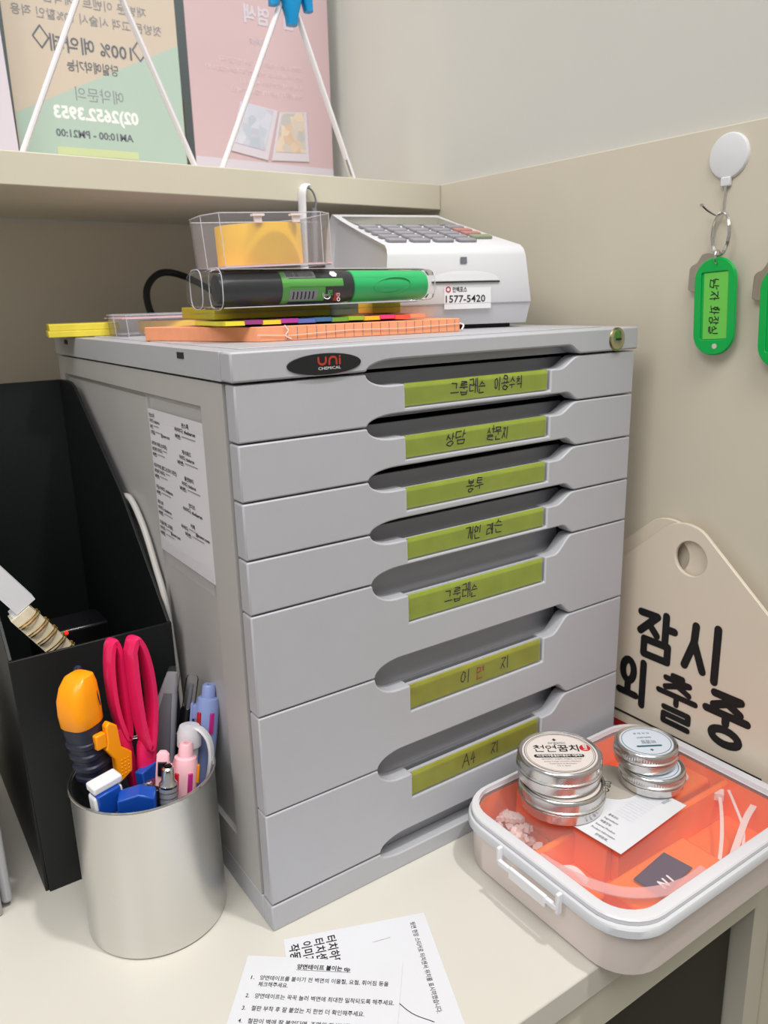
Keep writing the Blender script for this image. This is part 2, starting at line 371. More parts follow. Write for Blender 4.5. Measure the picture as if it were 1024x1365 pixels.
# body shell
sh = B(); Y0 = .0135
sh.box(W - .006, W, Y0, D, .0175, GAPS[0] - .0004); sh.box(0.006, W - .006, D - .004, D, .0175, GAPS[0] - .0004)
obj('carcass', sh, M['cabside'], chest, bevel=.0006)
sp = B()
zt_, zb_ = GAPS[0] - .0004, .0175
sp.box(0, .006, Y0, .044, zb_, zt_); sp.box(0, .006, .340, D, zb_, zt_)
sp.box(0, .006, .044, .340, .3070, zt_); sp.box(0, .006, .044, .340, zb_, .04)
sp.box(.0032, .006, .044, .340, .04, .3070)
sp.prism([(.0, .3070), (.0032, .3070), (.0032, .3035)], .044, .340, 'y')
sp.box(.0014, .004, .137, .334, .05, .3036)
obj('side_panel', sp, M['cabside'], chest)
bs = B()
bp = [(0, 0), (W, 0), (W, .0170), (HX1, .0170)] + s_curve(HX1, .0170, .2270, .0115, 8)[1:] + list(reversed(arc_pts(HX0, .0170, .0945, .0115, 7, 'v'))) + [(0, .0170)]
bs.prism(bp, 0, .012); bs.box(0, W, .012, D, 0, .0170)
obj('plinth', bs, M['cab'], chest, bevel=.0008)
# lid
lz = GAPS[0] + G
lp = [(-.001, lz), (HX0, lz)] + arc_pts(HX0, lz, HX0 + .02, lz + .0056, 7, 'v')[1:] + s_curve(.2335, lz + .0056, HX1 + .001, lz, 8) + [(W + .001, lz), (W + .001, .3370), (-.001, .3370)]
lid = B(); lid.prism(lp, -.0012, .012)
obj('lid_front', lid, M['cab'], chest, bevel=.0011)
lt = B(); lt.box(-.001, W + .001, .012, D + .001, lz, .3369)
lt.box(.013, W - .013, .020, D - .01, .3369, .3374)
obj('lid', lt, M['cab'], chest, bevel=.0008)
for y, n in ((.0645, 0), (.318, 1)):
    so = obj('vent_slot', B().box(-.0013, .001, y - .005, y + .005, .3312, .3346), M['dark'], chest)
# groove inner walls
def groove(zt, zb, y=.0105):
    g = B(); g.box(HX0 - .004, HX1 + .003, y, y + .002, zb, zt); return g
obj('groove_wall', groove(lz + .0085, lz + .0002), M['groove'], chest)
# logo
lg = B(); e = [(.0514 + .0222 * math.cos(a * PI / 24), lz + .00605 + .0055 * math.sin(a * PI / 24)) for a in range(48)]
lg.prism(e, -.0018, -.0010); lo = obj('logo_badge', lg, M['navyb'], chest, bevel=.0002)
u = B(); fm = frame((0.0496, -.0018 - EPS, lz + .0058), (1, 0, 0), (0, 0, 1))
def arcst(cx, cy, rx, ry, a0, a1, n=8): return [(cx + rx * math.cos(a0 + (a1 - a0) * i / n), cy + ry * math.sin(a0 + (a1 - a0) * i / n)) for i in range(n + 1)]
strokes(u, [[(-.0022, .0036)] + arcst(0, .0019, .0022, .0018, PI, 2 * PI) + [(.0022, .0036)]], fm, .00055)
strokes(u, [[(.0042, 0)] + arcst(.0064, .0019, .0022, .0018, PI, 0) + [(.0086, 0)]], fm, .00055)
strokes(u, [[(.0106, 0), (.0106, .0026)], [(.0106, .0038), (.0107, .0038)]], fm, .00055)
obj('printed_word', u, M['redink'], lo, flat=True)['label'] = 'red uni lettering'
u = B(); T(u, 'CHEMICAL', .0021, fm, x=-.0024, y=-.0026, width=.0135)
obj('printed_word', u, M['whiteink'], lo, flat=True)['label'] = 'white CHEMICAL lettering'
# lock
ml = axis((.2790, -.0012, lz + .0075), (.2790, -.01, lz + .0075))
lk = obj('lock', B().lathe([(0, .0016), (.0054, .0016), (.0066, .0010), (.0068, 0), (.0078, .0003), (.0078, -.001)], 40, ml), M['brass'], chest)
obj('keyhole', B().box(-.0026, .0026, -.0007, .0007, .00165, .0019, ml), M['dark'], lk)
WORDS = [[('그룹레슨', .1375, .0068), ('이용수칙', .172, .0058)], [('상담', .1335, .0075), ('설문지', .166, .0062)], [('봉투', .150, .0068)],
         [('개인', .149, .0065), ('레슨', .1665, .0065)], [('그룹레슨', .132, .0068)], [('이', .145, .0085), ('면', .1585, .0075), ('지', .180, .0085)], [('A4', .147, .0062), ('지', .172, .008)]]
NAMES = ['shallow top drawer', 'second shallow drawer', 'third shallow drawer', 'fourth shallow drawer', 'deep drawer labelled in green', 'middle deep drawer', 'lowest deep drawer']
for k in range(7):
    zt = GAPS[k] - G / 2; zb = GAPS[k + 1] + G / 2; small = k < 4
    dt = .0072 if small else .0118; hb = .0056 if k < 3 else (.0068 if k == 3 else .0085)
    s0 = GAPS[k] - (.0212 if small else .0302)
    dr = bpy.data.objects.new('drawer', None); COL.objects.link(dr); dr.parent = chest
    fp = B(); fp.prism(face_poly(zb, zt, dt, hb, s0), 0, .011)
    obj('drawer_front', fp, M['cab'], dr, bevel=.0009)
    # hollow behind the front: groove floor and inner wall, tray
    g = B()
    lipz = zt - dt
    top = zt - .0014 if small else zt + .0005
    yb = .0185
    g.prism([(.004, lipz - .0035), (.004, lipz - .0012), (.013, lipz - .0030), (yb - .001, lipz + .0005), (yb, top), (yb + .002, top), (yb + .002, lipz - .0035)], HX0 - .003, HX1 + .003, 'x') if False else None
    prof = [(.0095, lipz - .0006), (.013, lipz - .0012), (.0165, lipz + .0008), (yb, lipz + .0045), (yb + .0006, top), (yb + .003, top), (yb + .003, lipz - .006), (.0105, lipz - .006)]
    g.prism(prof, HX0 - .004, HX1 + .004, 'x')
    # upper half of the groove belongs to the bottom of this drawer front
    if hb:
        zz = zb + hb
        g2 = B(); g2.prism([(.0105, zz + .003), (.0105, zz + .0002), (.0155, zz - .0012), (yb, zb + (.0012 if k < 3 else .0006)), (yb + .002, zb + (.0012 if k < 3 else .0006)), (yb + .002, zz + .003)], HX0 - .004, HX1 + .004, 'x')
        obj('groove_top', g2, M['groove'], dr)
    obj('finger_groove', g, M['groove'], dr)
    tr = B(); tr.box(.008, W - .008, .024, D - .012, zb + .0012, zt - .004)
    tr.box(.002, HX0 - .004, .011, .024, zb + .0012, zt - .0012); tr.box(HX1 + .004, W - .002, .011, .024, zb + .0012, zt - .0012)
    obj('tray', tr, M['dark'], dr)
    # label
    lb_t = GAPS[k] - .0080 if small else GAPS[k] - .0136
    lb_b = lb_t - (.0124 if small else .0158)
    hold = B(); hold.box(.1020, .2200, .0030, .0055, s0 - .001, lipz - .0004)
    obj('label_holder', hold, M['cab'], dr)
    lab = obj('label_card', B().box(.1044, .2172, .0022, .0028, lb_b, lb_t + .0004), M['olive'] if k > 4 else M['green'], dr)
    cov = B(); cov.box(.1038, .2178, .0014, .0018, lb_b - .0004, lb_t - .0002)
    obj('label_cover', cov, F_clear, dr)
    hw = B(); hm = frame((0, .0022 - EPS, 0), (1, 0, 0), (0, 0, 1)); hw2 = None
    h = .0078 if small else .0092
    for s, x, cw in WORDS[k]:
        zc = (lb_t + lb_b) / 2 - h * .45 + (.0005 if k in (0,) else 0)
        bb = hw
        if k == 5 and s == '면': hw2 = B(); bb = hw2
        hand(bb, s, hm, x, zc, cw * .92, h, gap=1.14, w=.00036)
    obj('handwriting', hw, M['ink'], dr, flat=True)
    if hw2: obj('handwriting', hw2, M['redink'], dr, flat=True)['label'] = 'red handwritten syllable'
# paper taped to the side
pm = frame((.00105, .1358, .2972), (0, -1, 0), (0, 0, 1))   # origin at its top left corner
sheet = thing('paper_sheet', 'white printed contact list taped to the left side of the drawer chest', 'paper')
obj('sheet', B().box(0, .0936, -.0930, 0, 0, .0002, pm), M['sidepaper'], sheet)
tp = B(); tp.box(-.001, .089, -.007, .0085, .00025, .00035, pm)
obj('adhesive_tape', tp, F_tape, sheet)
tp = B(); tp.box(-.0005, .087, -.1005, -.085, .00025, .00035, pm)
obj('adhesive_tape', tp, F_tape, sheet)
tx = B(); pt = pm @ Matrix.Translation((0, 0, .00045))
rows = [(.002, -.0050, '인스타', 10), (.002, -.0085, '아이디: thebarun', 18), (.002, -.0122, '비번: ********', 16), (.002, -.0158, '이메일: ********@naver.com', 34),
 (.002, -.0228, '네이버 카페 (스마트)', 27), (.002, -.0264, '네이버 아이디: ******', 27), (.002, -.0300, '비번: ********', 22),
 (.002, -.0370, '네이버카페, 블로그(스토어 오픈전)', 40), (.002, -.0406, '네이버 아이디: ******', 28), (.002, -.0442, '비번: ********', 23),
 (.002, -.0512, '구글 아이디: thebarun', 30), (.002, -.0548, '비번: **********', 26), (.002, -.0612, '페이스북', 10), (.002, -.0648, '아이디: thebarun', 24), (.002, -.0684, '비번: ********', 25),
 (.002, -.0748, '다음카페 고객용:', 24), (.002, -.0784, '아이디: ******@naver.com', 36), (.002, -.0820, '비번: ********', 25),
 (.058, -.0055, '핀스톡', 11), (.046, -.0090, '아이디: thebarun', 32), (.046, -.0130, '비번: ***********', 32),
 (.055, -.0215, '캐시워드', 14), (.050, -.0250, '아이디: thebarun', 23), (.046, -.0286, '비번: *********', 32),
 (.055, -.0372, '올댓뷰티', 14), (.050, -.0408, '아이디: thebarun', 22), (.046, -.0444, '비번: *********', 32),
 (.058, -.0530, '인디즈', 10), (.048, -.0566, '아이디: thebarun', 30), (.058, -.0655, '카톡', 7), (.042, -.0690, '아이디: ******@naver.com', 44), (.048, -.0726, '비번: *********', 30)]
for x, y, s, wd in rows: T(tx, s, .0030, pt, x=x, y=y, width=wd * .001, bold=.018)
obj('printed_text', tx, M['ink'], sheet, flat=True)
# ================================================================= DESK OBJECTS
# steel pen cup
cup = thing('pen_cup', 'brushed silver metal pen cup full of pens and cutters', 'pen cup', (-.0483, .060, 0))
R, H = .0409, .0960
obj('cup_wall', B().lathe([(0, .0006), (R - .001, .0003), (R, .0012), (R, H - .0008), (R + .0005, H), (R - .0002, H + .0006), (R - .0012, H - .0006), (R - .0014, .003), (0, .0028)], 96), M['silver'], cup)
obj('rim', B().lathe([(R + .0002 + .0009 * math.cos(i * PI / 4), H + .0009 * math.sin(i * PI / 4)) for i in range(8)], 96, closed=True), M['chrome'], cup)
# scissors
sx = thing('scissors', 'pair of scissors with hot pink handles upright in the pen cup', 'scissors', mx=frame((-.0470, .0700, .0945), (math.cos(.22), math.sin(.22), 0), (0.02, .05, 1)))
def loopxy(pts): return [(p[0], p[1], 0) for p in bez([(*q, 0) for q in pts], 48)]
def handle(pts, zoff):
    b = B(); P = [Vector((x, y, zoff)) for x, y, _ in bez([(*q, 0) for q in pts + [pts[0]]], 56)][:-1]
    b.tube(P, .0027, 10, closed=True, flat=(1.0, 1.0)); 
    return b
hl = B()
PL = [(-.0015, .070), (-.0055, .0785), (-.0110, .0740), (-.0150, .060), (-.0155, .042), (-.0120, .027), (-.0065, .018), (-.0030, .026), (-.0022, .045)]
PR = [(.0020, .074), (.0070, .0800), (.0125, .0740), (.0160, .060), (.0162, .042), (.0125, .026), (.0065, .012), (.0022, .024), (.0010, .048)]
def flatloop(pts, z0, z1, w):
    P = [Vector(p) for p in bez([(*q, 0) for q in pts + [pts[0]]], 63)][:-1]; n = len(P); b = B()
    c = sum(P, Vector()) / n; out = []; inn = []
    for i, p in enumerate(P):
        t = (P[(i + 1) % n] - P[i - 1]).normalized(); nn = Vector((t.y, -t.x, 0))
        if nn.dot(p - c) < 0: nn = -nn
        out.append((p + nn * w)); inn.append((p - nn * w))
    zs = [(z0, .6), (z0 + (z1 - z0) * .25, 1), (z0 + (z1 - z0) * .75, 1), (z1, .6)]
    L = []
    for z, k in zs: L.append([tuple(P[i] + (out[i] - P[i]) * k + Vector((0, 0, z))) for i in range(n)])
    for z, k in reversed(zs): L.append([tuple(P[i] + (inn[i] - P[i]) * k + Vector((0, 0, z))) for i in range(n)])
    L.append(L[0]); skin(b, L, cap0=False, cap1=False); return b
PL = [(x * .52, y) for x, y in PL]; PR = [(x * .62, y) for x, y in PR]
hb_ = flatloop(PL, -.0105, -.0005, .0021)
hb_.loft([(-.022, -.0020, -.0055, .0022, .0040), (.0, -.0035, -.0055, .0034, .0045), (.016, -.0060, -.0055, .0050, .0045), (.026, -.0075, -.0055, .0042, .0040)], 20, 2.6, mx=Matrix(((1, 0, 0, 0), (0, 0, 1, 0), (0, 1, 0, 0), (0, 0, 0, 1))))
obj('handle', hb_, M['pink'], sx, angle=50)
hb_ = flatloop(PR, .0, .0110, .0023)
hb_.loft([(-.008, .0012, .004, .0042, .0040), (.002, .0022, .004, .0058, .0046), (.014, .0045, .004, .0062, .0044), (.024, .0080, .004, .0048, .0040)], 20, 2.6, mx=Matrix(((1, 0, 0, 0), (0, 0, 1, 0), (0, 1, 0, 0), (0, 0, 0, 1))))
obj('handle', hb_, M['pink'], sx, angle=50)
bl = B(); bl.prism([(-.003, -.018), (.004, -.008), (.0035, -.055), (.0015, -.088), (-.0005, -.055)], .0005, .0020, 'z'); obj('blade', bl, M['chrome'], sx)
bl = B(); bl.prism([(-.005, -.020), (.002, -.016), (.0015, -.055), (.0, -.088), (-.003, -.055)], -.0040, -.0022, 'z'); obj('blade', bl, M['chrome'], sx)
# yellow/navy snips
mx = axis((-.0700, .0690, .030), (-.0762, .0730, .160), roll=-.45 + PI)
sn = thing('utility_cutter', 'yellow and navy ribbed cutter at the left of the pen cup', 'cutter', mx=mx)
obj('grip', B().loft([(.0, .012, 0, .004, .006), (.04, .008, 0, .008, .0075), (.072, .002, 0, .0096, .0085), (.1015, -.0010, 0, .0100, .0092)], 32, 3.2), M['navy'], sn)
for i, z in enumerate((.066, .0735, .081, .0885)):
    rb = B(); rb.loft([(z, .0021 - i * .0008, 0, .0094, .0084), (z + .0010, .0021 - i * .0008, 0, .0104, .0095), (z + .0034, .0019 - i * .0008, 0, .0104, .0095), (z + .0044, .0019 - i * .0008, 0, .0094, .0084)], 32, 3.2)
    obj('grip_rib', rb, M['navy'], sn)
obj('hood', B().loft([(.1010, -.0010, 0, .0094, .0090), (.1025, -.0010, 0, .0104, .0098), (.110, -.0010, 0, .0107, .0100), (.118, -.0004, 0, .0104, .0098), (.125, .0012, 0, .0088, .0090), (.1295, .0030, 0, .0062, .0075), (.1308, .0036, 0, .0038, .005)], 40, 3.2), M['amber'], sn)
obj('hood_slit', B().tube([(.004, -.0113, .112), (.0055, -.0088, .120), (.0060, -.0066, .1268)], .00035, 6), M['navy'], sn)
obj('hanging_loop', B().tube([(.006, .006, .126), (.011, .009, .128), (.0145, .010, .120), (.0155, .010, .108), (.0145, .009, .094), (.012, .006, .080)], [.0022, .0026, .0026, .0026, .0026, .003], 12), M['navy'], sn)
lv = B(); lm_ = axis((-.0600, .0640, .096), (-.0610, .0650, .132), roll=-.5 + PI)
lv = thing('lever_clip', 'yellow dotted clip beside the navy cutter grip', 'clip', mx=lm_)
obj('clip_plate', B().prism([(-.0035, -.004), (.0065, .0), (.0080, .012), (.0020, .018), (.0015, .032), (-.0030, .036), (-.0055, .034), (-.0060, .024), (-.0075, .020), (-.0030, .012)], -.0025, .0025, 'y'), M['amber'], lv, bevel=.0008)
obj('small_tab', B().box(-.0125, -.006, -.0022, .0022, .022, .031), M['amber'], lv, bevel=.0008)
dt_ = B()
for i in range(3):
    for j in range(5): dt_.lathe([(0, .0004), (.0004, .0003), (.0005, 0)], 8, axis((-.0002 + i * .0022 + j * .0002, -.0025, .001 + j * .0022), (-.0002 + i * .0022 + j * .0002, -.003, .001 + j * .0022)))
obj('grip_dots', dt_, M['amber'], lv)
# pale grey cutter
mx = axis((-.040, .077, .03), (-.0195, .0880, .1415), roll=-2.6)
gc = thing('grey_cutter', 'pale grey slim cutter handle behind the pink scissors', 'cutter', mx=mx)
obj('body', B().loft([(0, 0, 0, .0060, .004), (.05, 0, 0, .0078, .0048), (.075, 0, 0, .0076, .0048), (.095, .0012, 0, .0062, .0042), (.106, .0028, 0, .0044, .0036), (.112, .0034, 0, .003, .0026)], 28, 3), M['palegrey'], gc)
obj('slider_panel', B().loft([(.040, 0, -.0042, .0050, .0016), (.062, 0, -.0046, .0055, .0016), (.086, .0006, -.0042, .0042, .0014), (.100, .0022, -.0032, .0026, .0012)], 20, 3), M['midgrey'], gc)
obj('clear_cap', B().loft([(.100, .0020, 0, .0056, .0044), (.110, .0036, 0, .0046, .0038), (.1155, .0040, 0, .0026, .0024)], 20, 3), F_blister, gc)
def penbase(name, label, b, t, group=None, roll=0): return thing(name, label, 'pen', mx=axis(b, t, roll))
# black any-ball pen
L_ = (Vector((-.0036, .0865, .1340)) - Vector((-.040, .0700, .012))).length
p = penbase('ballpoint_pen', 'black ballpoint pen with white lettering behind the grey pens', (-.040, .0700, .012), (-.0036, .0865, .1340), roll=-2.5)
obj('barrel', B().lathe([(0, 0), (.001, .001), (.0042, .012), (.0046, .05), (.0046, L_ - .022), (.0040, L_ - .021)], 28), M['blackgloss'], p)
obj('end_tube', B().lathe([(.0040, L_ - .022), (.0040, L_ - .003), (.003, L_ - .001), (0, L_)], 24), F_blister, p)
obj('refill', B().lathe([(.0015, L_ - .022), (.0015, L_ - .006), (0, L_ - .006)], 12), M['midgrey'], p)
tx = B(); T(tx, 'AnyBall 501', .0052, frame((.0006, -.00478, L_ - .066), (0, 0, 1), (-1, 0, 0)), x=0, y=-.0018, width=.030)
obj('printed_text', tx, M['whiteink'], p, flat=True)
# multi-colour pens
def multipen(name, label, b, t, c, cc, roll=0, fs=1.0):
    L = (Vector(t) - Vector(b)).length; p = penbase(name, label, b, t, roll=roll)
    obj('barrel', B().lathe([(0, 0), (.0012, .001), (.005, .014), (.0058, .03), (.0070, L - .030), (.0073, L - .012), (.0064, L - .0085), (.0044, L - .0078), (.0041, L - .001), (.0034, L), (.0014, L), (.0014, L - .002), (0, L - .002)], 36), c, p)
    CA = .46
    for a, m in ((1.45, M['red']), (2.55, M['magenta']), (-.6, M['blue'])):
        k = B(); k.box(.0055, .0084, -.0014, .0012, L - .029, L - .016, Matrix.Rotation(a, 4, 'Z')); obj('colour_slider', k, m, p, bevel=.0004)
    cl = B(); cl.box(.0062, .0100, -.0020, .0020, L - .022, L - .013, Matrix.Rotation(CA, 4, 'Z')); cl.box(.0086, .0102, -.0022, .0024, L - .048, L - .012, Matrix.Rotation(CA, 4, 'Z'))
    obj('clip', cl, cc, p, bevel=.0005)
    return p, L
multipen('multicolour_pen', 'lilac blue multicolour pen at the right of the pen cup', (-.0230, .0600, .012), (.0003, .0700, .1325), M['lilac'], M['lilac'], .2)
p, L = multipen('multicolour_pen', 'light pink multicolour pen leaning on the cup rim', (-.0420, .0400, .012), (-.0246, .0490, .1112), M['lpink'], M['lpink'], .2)
tx = B(); T(tx, '펜텔 필', .0022, frame((0, 0, L - .03), (0, 0, 1), (-1, 0, 0)) @ Matrix.Rotation(0, 4, 'Z'), x=0, y=-.001, width=.006)
obj('yellow_slider', B().box(.0055, .0085, -.0012, .0012, L - .024, L - .013, Matrix.Rotation(3.5, 4, 'Z')), M['amber'], p, bevel=.0004)
# white pen with hooked clip
p = penbase('clip_pen', 'white pen with curved hook clip behind the pink pen', (-.030, .058, .012), (-.0180, .0600, .1145), roll=3.8); L = .1035
obj('barrel', B().lathe([(0, 0), (.004, .01), (.0048, .03), (.0055, L - .014)], 28), M['white'], p)
obj('cap', B().lathe([(.0055, L - .014), (.0072, L - .012), (.0072, L - .004), (.0060, L), (0, L + .0008)], 32), M['white'], p)
obj('clip', B().tube(bez([(.000, 0, L - .001), (.0075, -.001, L - .001), (.0135, -.002, L - .008), (.0145, -.002, L - .022), (.0105, -.002, L - .046)], 20), .0014, 8, flat=(1, 2.0)), M['white'], p)
# black silver gel pen
p = penbase('gel_pen', 'black and silver retractable pen at the front of the cup', (-.0500, .0340, .012), (-.0408, .0355, .1085), roll=-2.5); L = .097
obj('barrel', B().lathe([(0, 0), (.004, .012), (.0054, .03), (.0054, L - .030), (.0050, L - .028)], 32), M['blackgloss'], p)
gr = B()
for i in range(5): gr.lathe([(.0050, L - .028 + i * .0034), (.0055, L - .0275 + i * .0034), (.0054 - i * .0001, L - .0250 + i * .0034), (.0049, L - .0246 + i * .0034)], 32)
obj('ribbed_grip', gr, M['midgrey'], p)
obj('top_ring', B().lathe([(.0050, L - .013), (.0052, L - .0105), (.0036, L - .008), (.0034, L - .001), (.0024, L), (.0022, L - .002), (0, L - .002)], 32), M['chrome'], p)
obj('push_button', B().lathe([(.0018, L - .003), (.0018, L + .001), (0, L + .0014)], 16), M['blackgloss'], p)
tx = B(); T(tx, '펜', .004, frame((0, -.0056, L - .045), (1, 0, 0), (0, 0, 1)), x=0, y=0, align='c')
obj('printed_mark', tx, M['whiteink'], p, flat=True)
p = penbase('clip_holder', 'chrome and clear pen clip beside the silver gel pen', (-.050, .041, .04), (-.0400, .046, .108), roll=-2.5); p['category'] = 'clip'
obj('clip_body', B().loft([(0, 0, 0, .0035, .002), (.06, 0, 0, .0040, .0025), (.0715, 0, 0, .0036, .0025), (.0735, 0, 0, .002, .0015)], 16, 3), M['lpink'], p)
obj('metal_band', B().loft([(.060, 0, -.001, .0026, .0032), (.068, 0, -.001, .0026, .0032)], 16, 4), M['blackgloss'], p)
p = penbase('black_pen', 'glossy black pen with chevron marks left of the silver pen', (-.055, .040, .012), (-.0490, .0375, .0985), roll=-2.5); L = .0868
obj('barrel', B().lathe([(0, 0), (.0035, .01), (.0048, .03), (.0048, L - .01), (.003, L - .002), (0, L)], 24), M['blackgloss'], p)
ch_ = B(); strokes(ch_, [[(-.002, i * .003), (0, .002 + i * .003), (.002, i * .003)] for i in range(4)], frame((0, -.0051, L - .026), (1, 0, 0), (0, 0, 1)), .00025)
obj('chevron_marks', ch_, M['paleink'], p, flat=True)
# blue / white boxy items
mx = axis((-.0700, .050, .03), (-.0742, .0440, .1085), roll=-2.3)
t = thing('lead_case', 'white case with blue clear window at the front left of the cup', 'case', mx=mx)
obj('body', B().box(-.0085, .0085, -.0045, .0045, 0, .0735), M['white'], t, bevel=.002, seg=3)
obj('cap', B().box(-.0092, .0080, -.0055, .0040, .0745, .0795), M['white'], t, bevel=.0012)
obj('blue_insert', B().box(-.0064, .0074, -.0030, .0058, .060, .0745), M['blue'], t, bevel=.0008)
mx = axis((-.0600, .0420, .028), (-.0605, .0335, .1030), roll=-.35)
t = thing('eraser', 'blue sleeved block standing at the front of the cup', 'eraser', mx=mx)
obj('sleeve', B().prism([(-.0105, 0), (.0105, 0), (.0105, .072), (0.002, .0752), (-.0095, .0722)], -.0050, .0050, 'y'), M['blue'], t, bevel=.0008)
mx = axis((-.040, .062, .03), (-.0430, .0640, .0955), roll=-.4)
t = thing('blue_stick', 'dark blue flat stick lying behind the foil wrapper', 'stick', mx=mx)
obj('body', B().box(-.010, .010, -.003, .003, 0, .067), M['blue'], t, bevel=.0008)
mx = axis((-.046, .054, .03), (-.0455, .0530, .0925), roll=-.4)
t = thing('foil_wrapper', 'shiny foil wrapper stuck between the pens', 'wrapper', mx=mx)
fb = B(); fb.loft([(0, 0, 0, .008, .002), (.05, 0, 0, .0088, .0035), (.060, .0005, 0, .0082, .0028), (.0625, 0, 0, .006, .001)], 24, 2.4); obj('foil', fb, M['foil'], t)
# magazine file
mf = thing('magazine_file', 'black magazine file with slanted sides beside the drawer chest', 'magazine file', (0, 0, 0))
x0, x1, y0, y1 = -.1005, -.0045, .1145, .335
fpan = B(); skin(fpan, [[(x0, y0, 0), (x1, y0, 0), (x1, y0 + .002, 0), (x0, y0 + .002, 0)], [(x0 - .0028, y0 + .001, .160), (x1, y0 + .001, .160), (x1, y0 + .003, .160), (x0 - .0028, y0 + .003, .160)]])
obj('front_panel', fpan, M['black'], mf, bevel=.0004)
side = [(y0 + .002, 0), (y1, 0), (y1, .3025), (.310, .3035), (.297, .3028), (.288, .3000), (.192, .2335), (y0 + .003, .1602)]
obj('side_panel', B().prism(side, x1 - .0022, x1, 'x'), M['black'], mf, bevel=.0004)
obj('side_panel', B().prism(side, x0 - .0022, x0, 'x'), M['black'], mf, bevel=.0004)
obj('back_panel', B().box(x0, x1 - .0022, y1 - .002, y1, .0022, .3025), M['black'], mf)
obj('base_panel', B().box(x0, x1 - .0022, y0 + .002, y1 - .002, 0, .0022), M['black'], mf)
# ring-bound notebook in the file
nm = frame((-.0525, .1300, .1385), (-.56, .0, .828), (-.828, 0, -.56))   # x runs up the spine
nb = thing('spiral_notebook', 'cream notebook with gold wire rings in the black file', 'notebook', mx=nm)
obj('cover', B().box(-.050, .058, .0002, .0135, -.012, 0), M['notebook'], nb)
obj('page_block', B().box(-.048, .060, .0015, .0115, -.0125, -.002), M['paper'], nb)
obj('page_block', B().box(.0585, .088, -.0050, .0085, -.012, -.001), M['paper'], nb)
for i in range(10):
    x = -.020 + i * .0078
    for dx in (0, .0019):
        k = B(); k.tube([(x + dx, .0062 + .0078 * math.cos(a * PI / 10), -.0025 + .0048 * math.sin(a * PI / 10)) for a in range(20)], .00045, 6, closed=True)
        obj('wire_ring', k, M['gold'], nb)
# device with red light
dv = thing('small_router', 'dark box with a tiny red light inside the black file', 'device', (0, 0, .0030))
obj('casing', B().box(-.078, -.030, .170, .200, 0, .147), M['blackgloss'], dv, bevel=.002)
obj('indicator_light', B().lathe([(.0015, 0), (.0012, .0006), (0, .0008)], 12, axis((-.0592, .1700, .1450), (-.0592, .168, .1450))), M['led'], dv)
# white cable along the chest
cb = B(); cb.tube(bez([(-.0022, .250, .200), (-.0024, .215, .222), (-.0024, .196, .2292), (-.0024, .180, .2280), (-.0024, .160, .2130), (-.0024, .143, .190), (-.0024, .129, .166), (-.0024, .122, .120), (-.0024, .118, .05), (-.0024, .119, .003)], 60), .0021, 10)
tag(obj('pale_cable', cb, M['cable']), 'pale grey cable curving down between file and drawer chest', 'cable')
# pale box at left edge
lb = thing('plastic_organizer', 'pale grey plastic box cut off by the left edge', 'box', (-.1215, .1100, 0))
obj('body', B().box(-.20, -.0070, 0, .16, 0, .115), M['cabside'], lb, bevel=.002)
obj('side_trim', B().box(-.0066, 0, .005, .155, .003, .112), M['cab'], lb, bevel=.0028, seg=3)
# papers on desk
def sheet_obj(label, corner, ang, w, h, z):
    mx = frame((corner[0], corner[1], z), (math.cos(ang), math.sin(ang), 0), (-math.sin(ang), math.cos(ang), 0))
    t = thing('printed_note', label, 'paper', mx=mx)
    obj('sheet', B().box(0, w, -h, 0, 0, .0002), M['paper'], t)
    return t
n2 = sheet_obj('lower printed note with rotated text and a curved diagram', (.0020, -.0087), math.radians(-21.8), .0850, .092, .0001)
tm = Matrix.Translation((0, 0, .0003))
tx = B()
T(tx, '뒷면 현장 스티커로 터치센서 위치를 표시하였습니다.', .0034, tm, x=.0750, y=-.0055, width=.0640, rot=-PI / 2 - .03, bold=.01)
obj('printed_text', tx, M['ink'], n2, flat=True)
tx = B()
for i, s in enumerate(('터치하면', '터치센서', '이미지', '작동방법')):
    T(tx, s, .0066, tm, x=.0245 - i * .0072, y=-.0040 - i * .0004, rot=-PI / 2 + .02, sx=.95, bold=.02)
obj('printed_heading', tx, M['ink'], n2, flat=True)
tx = B()
for i in range(12): strokes(tx, [[(.0505 + i * .0009, -.0150 + .0001 * i), (.0508 + i * .0009, -.0150 + .0001 * i)]], tm, .00014, 6)
strokes(tx, [[tuple(v[:2]) for v in bez([(.034, -.030, 0), (.044, -.035, 0), (.050, -.043, 0), (.053, -.054, 0), (.060, -.066, 0), (.070, -.074, 0)], 30)]], tm, .00022, 6)
strokes(tx, [[tuple(v[:2]) for v in bez([(.030, -.040, 0), (.038, -.046, 0), (.042, -.055, 0), (.044, -.070, 0)], 24)]], tm, .00022, 6)
obj('diagram_line', tx, M['ink'], n2, flat=True)
n1 = sheet_obj('upper printed note titled about double sided tape', (-.0199, -.0076), math.radians(-39.5), .0882, .0785, .0006)
tx = B()
T(tx, '양면테이프 붙이는 tip', .0037, tm, x=.0445, y=-.0075, width=.0300, align='c', bold=.03)
strokes(tx, [[(.0295, -.0084), (.0598, -.0084)]], tm, .00012, 6)
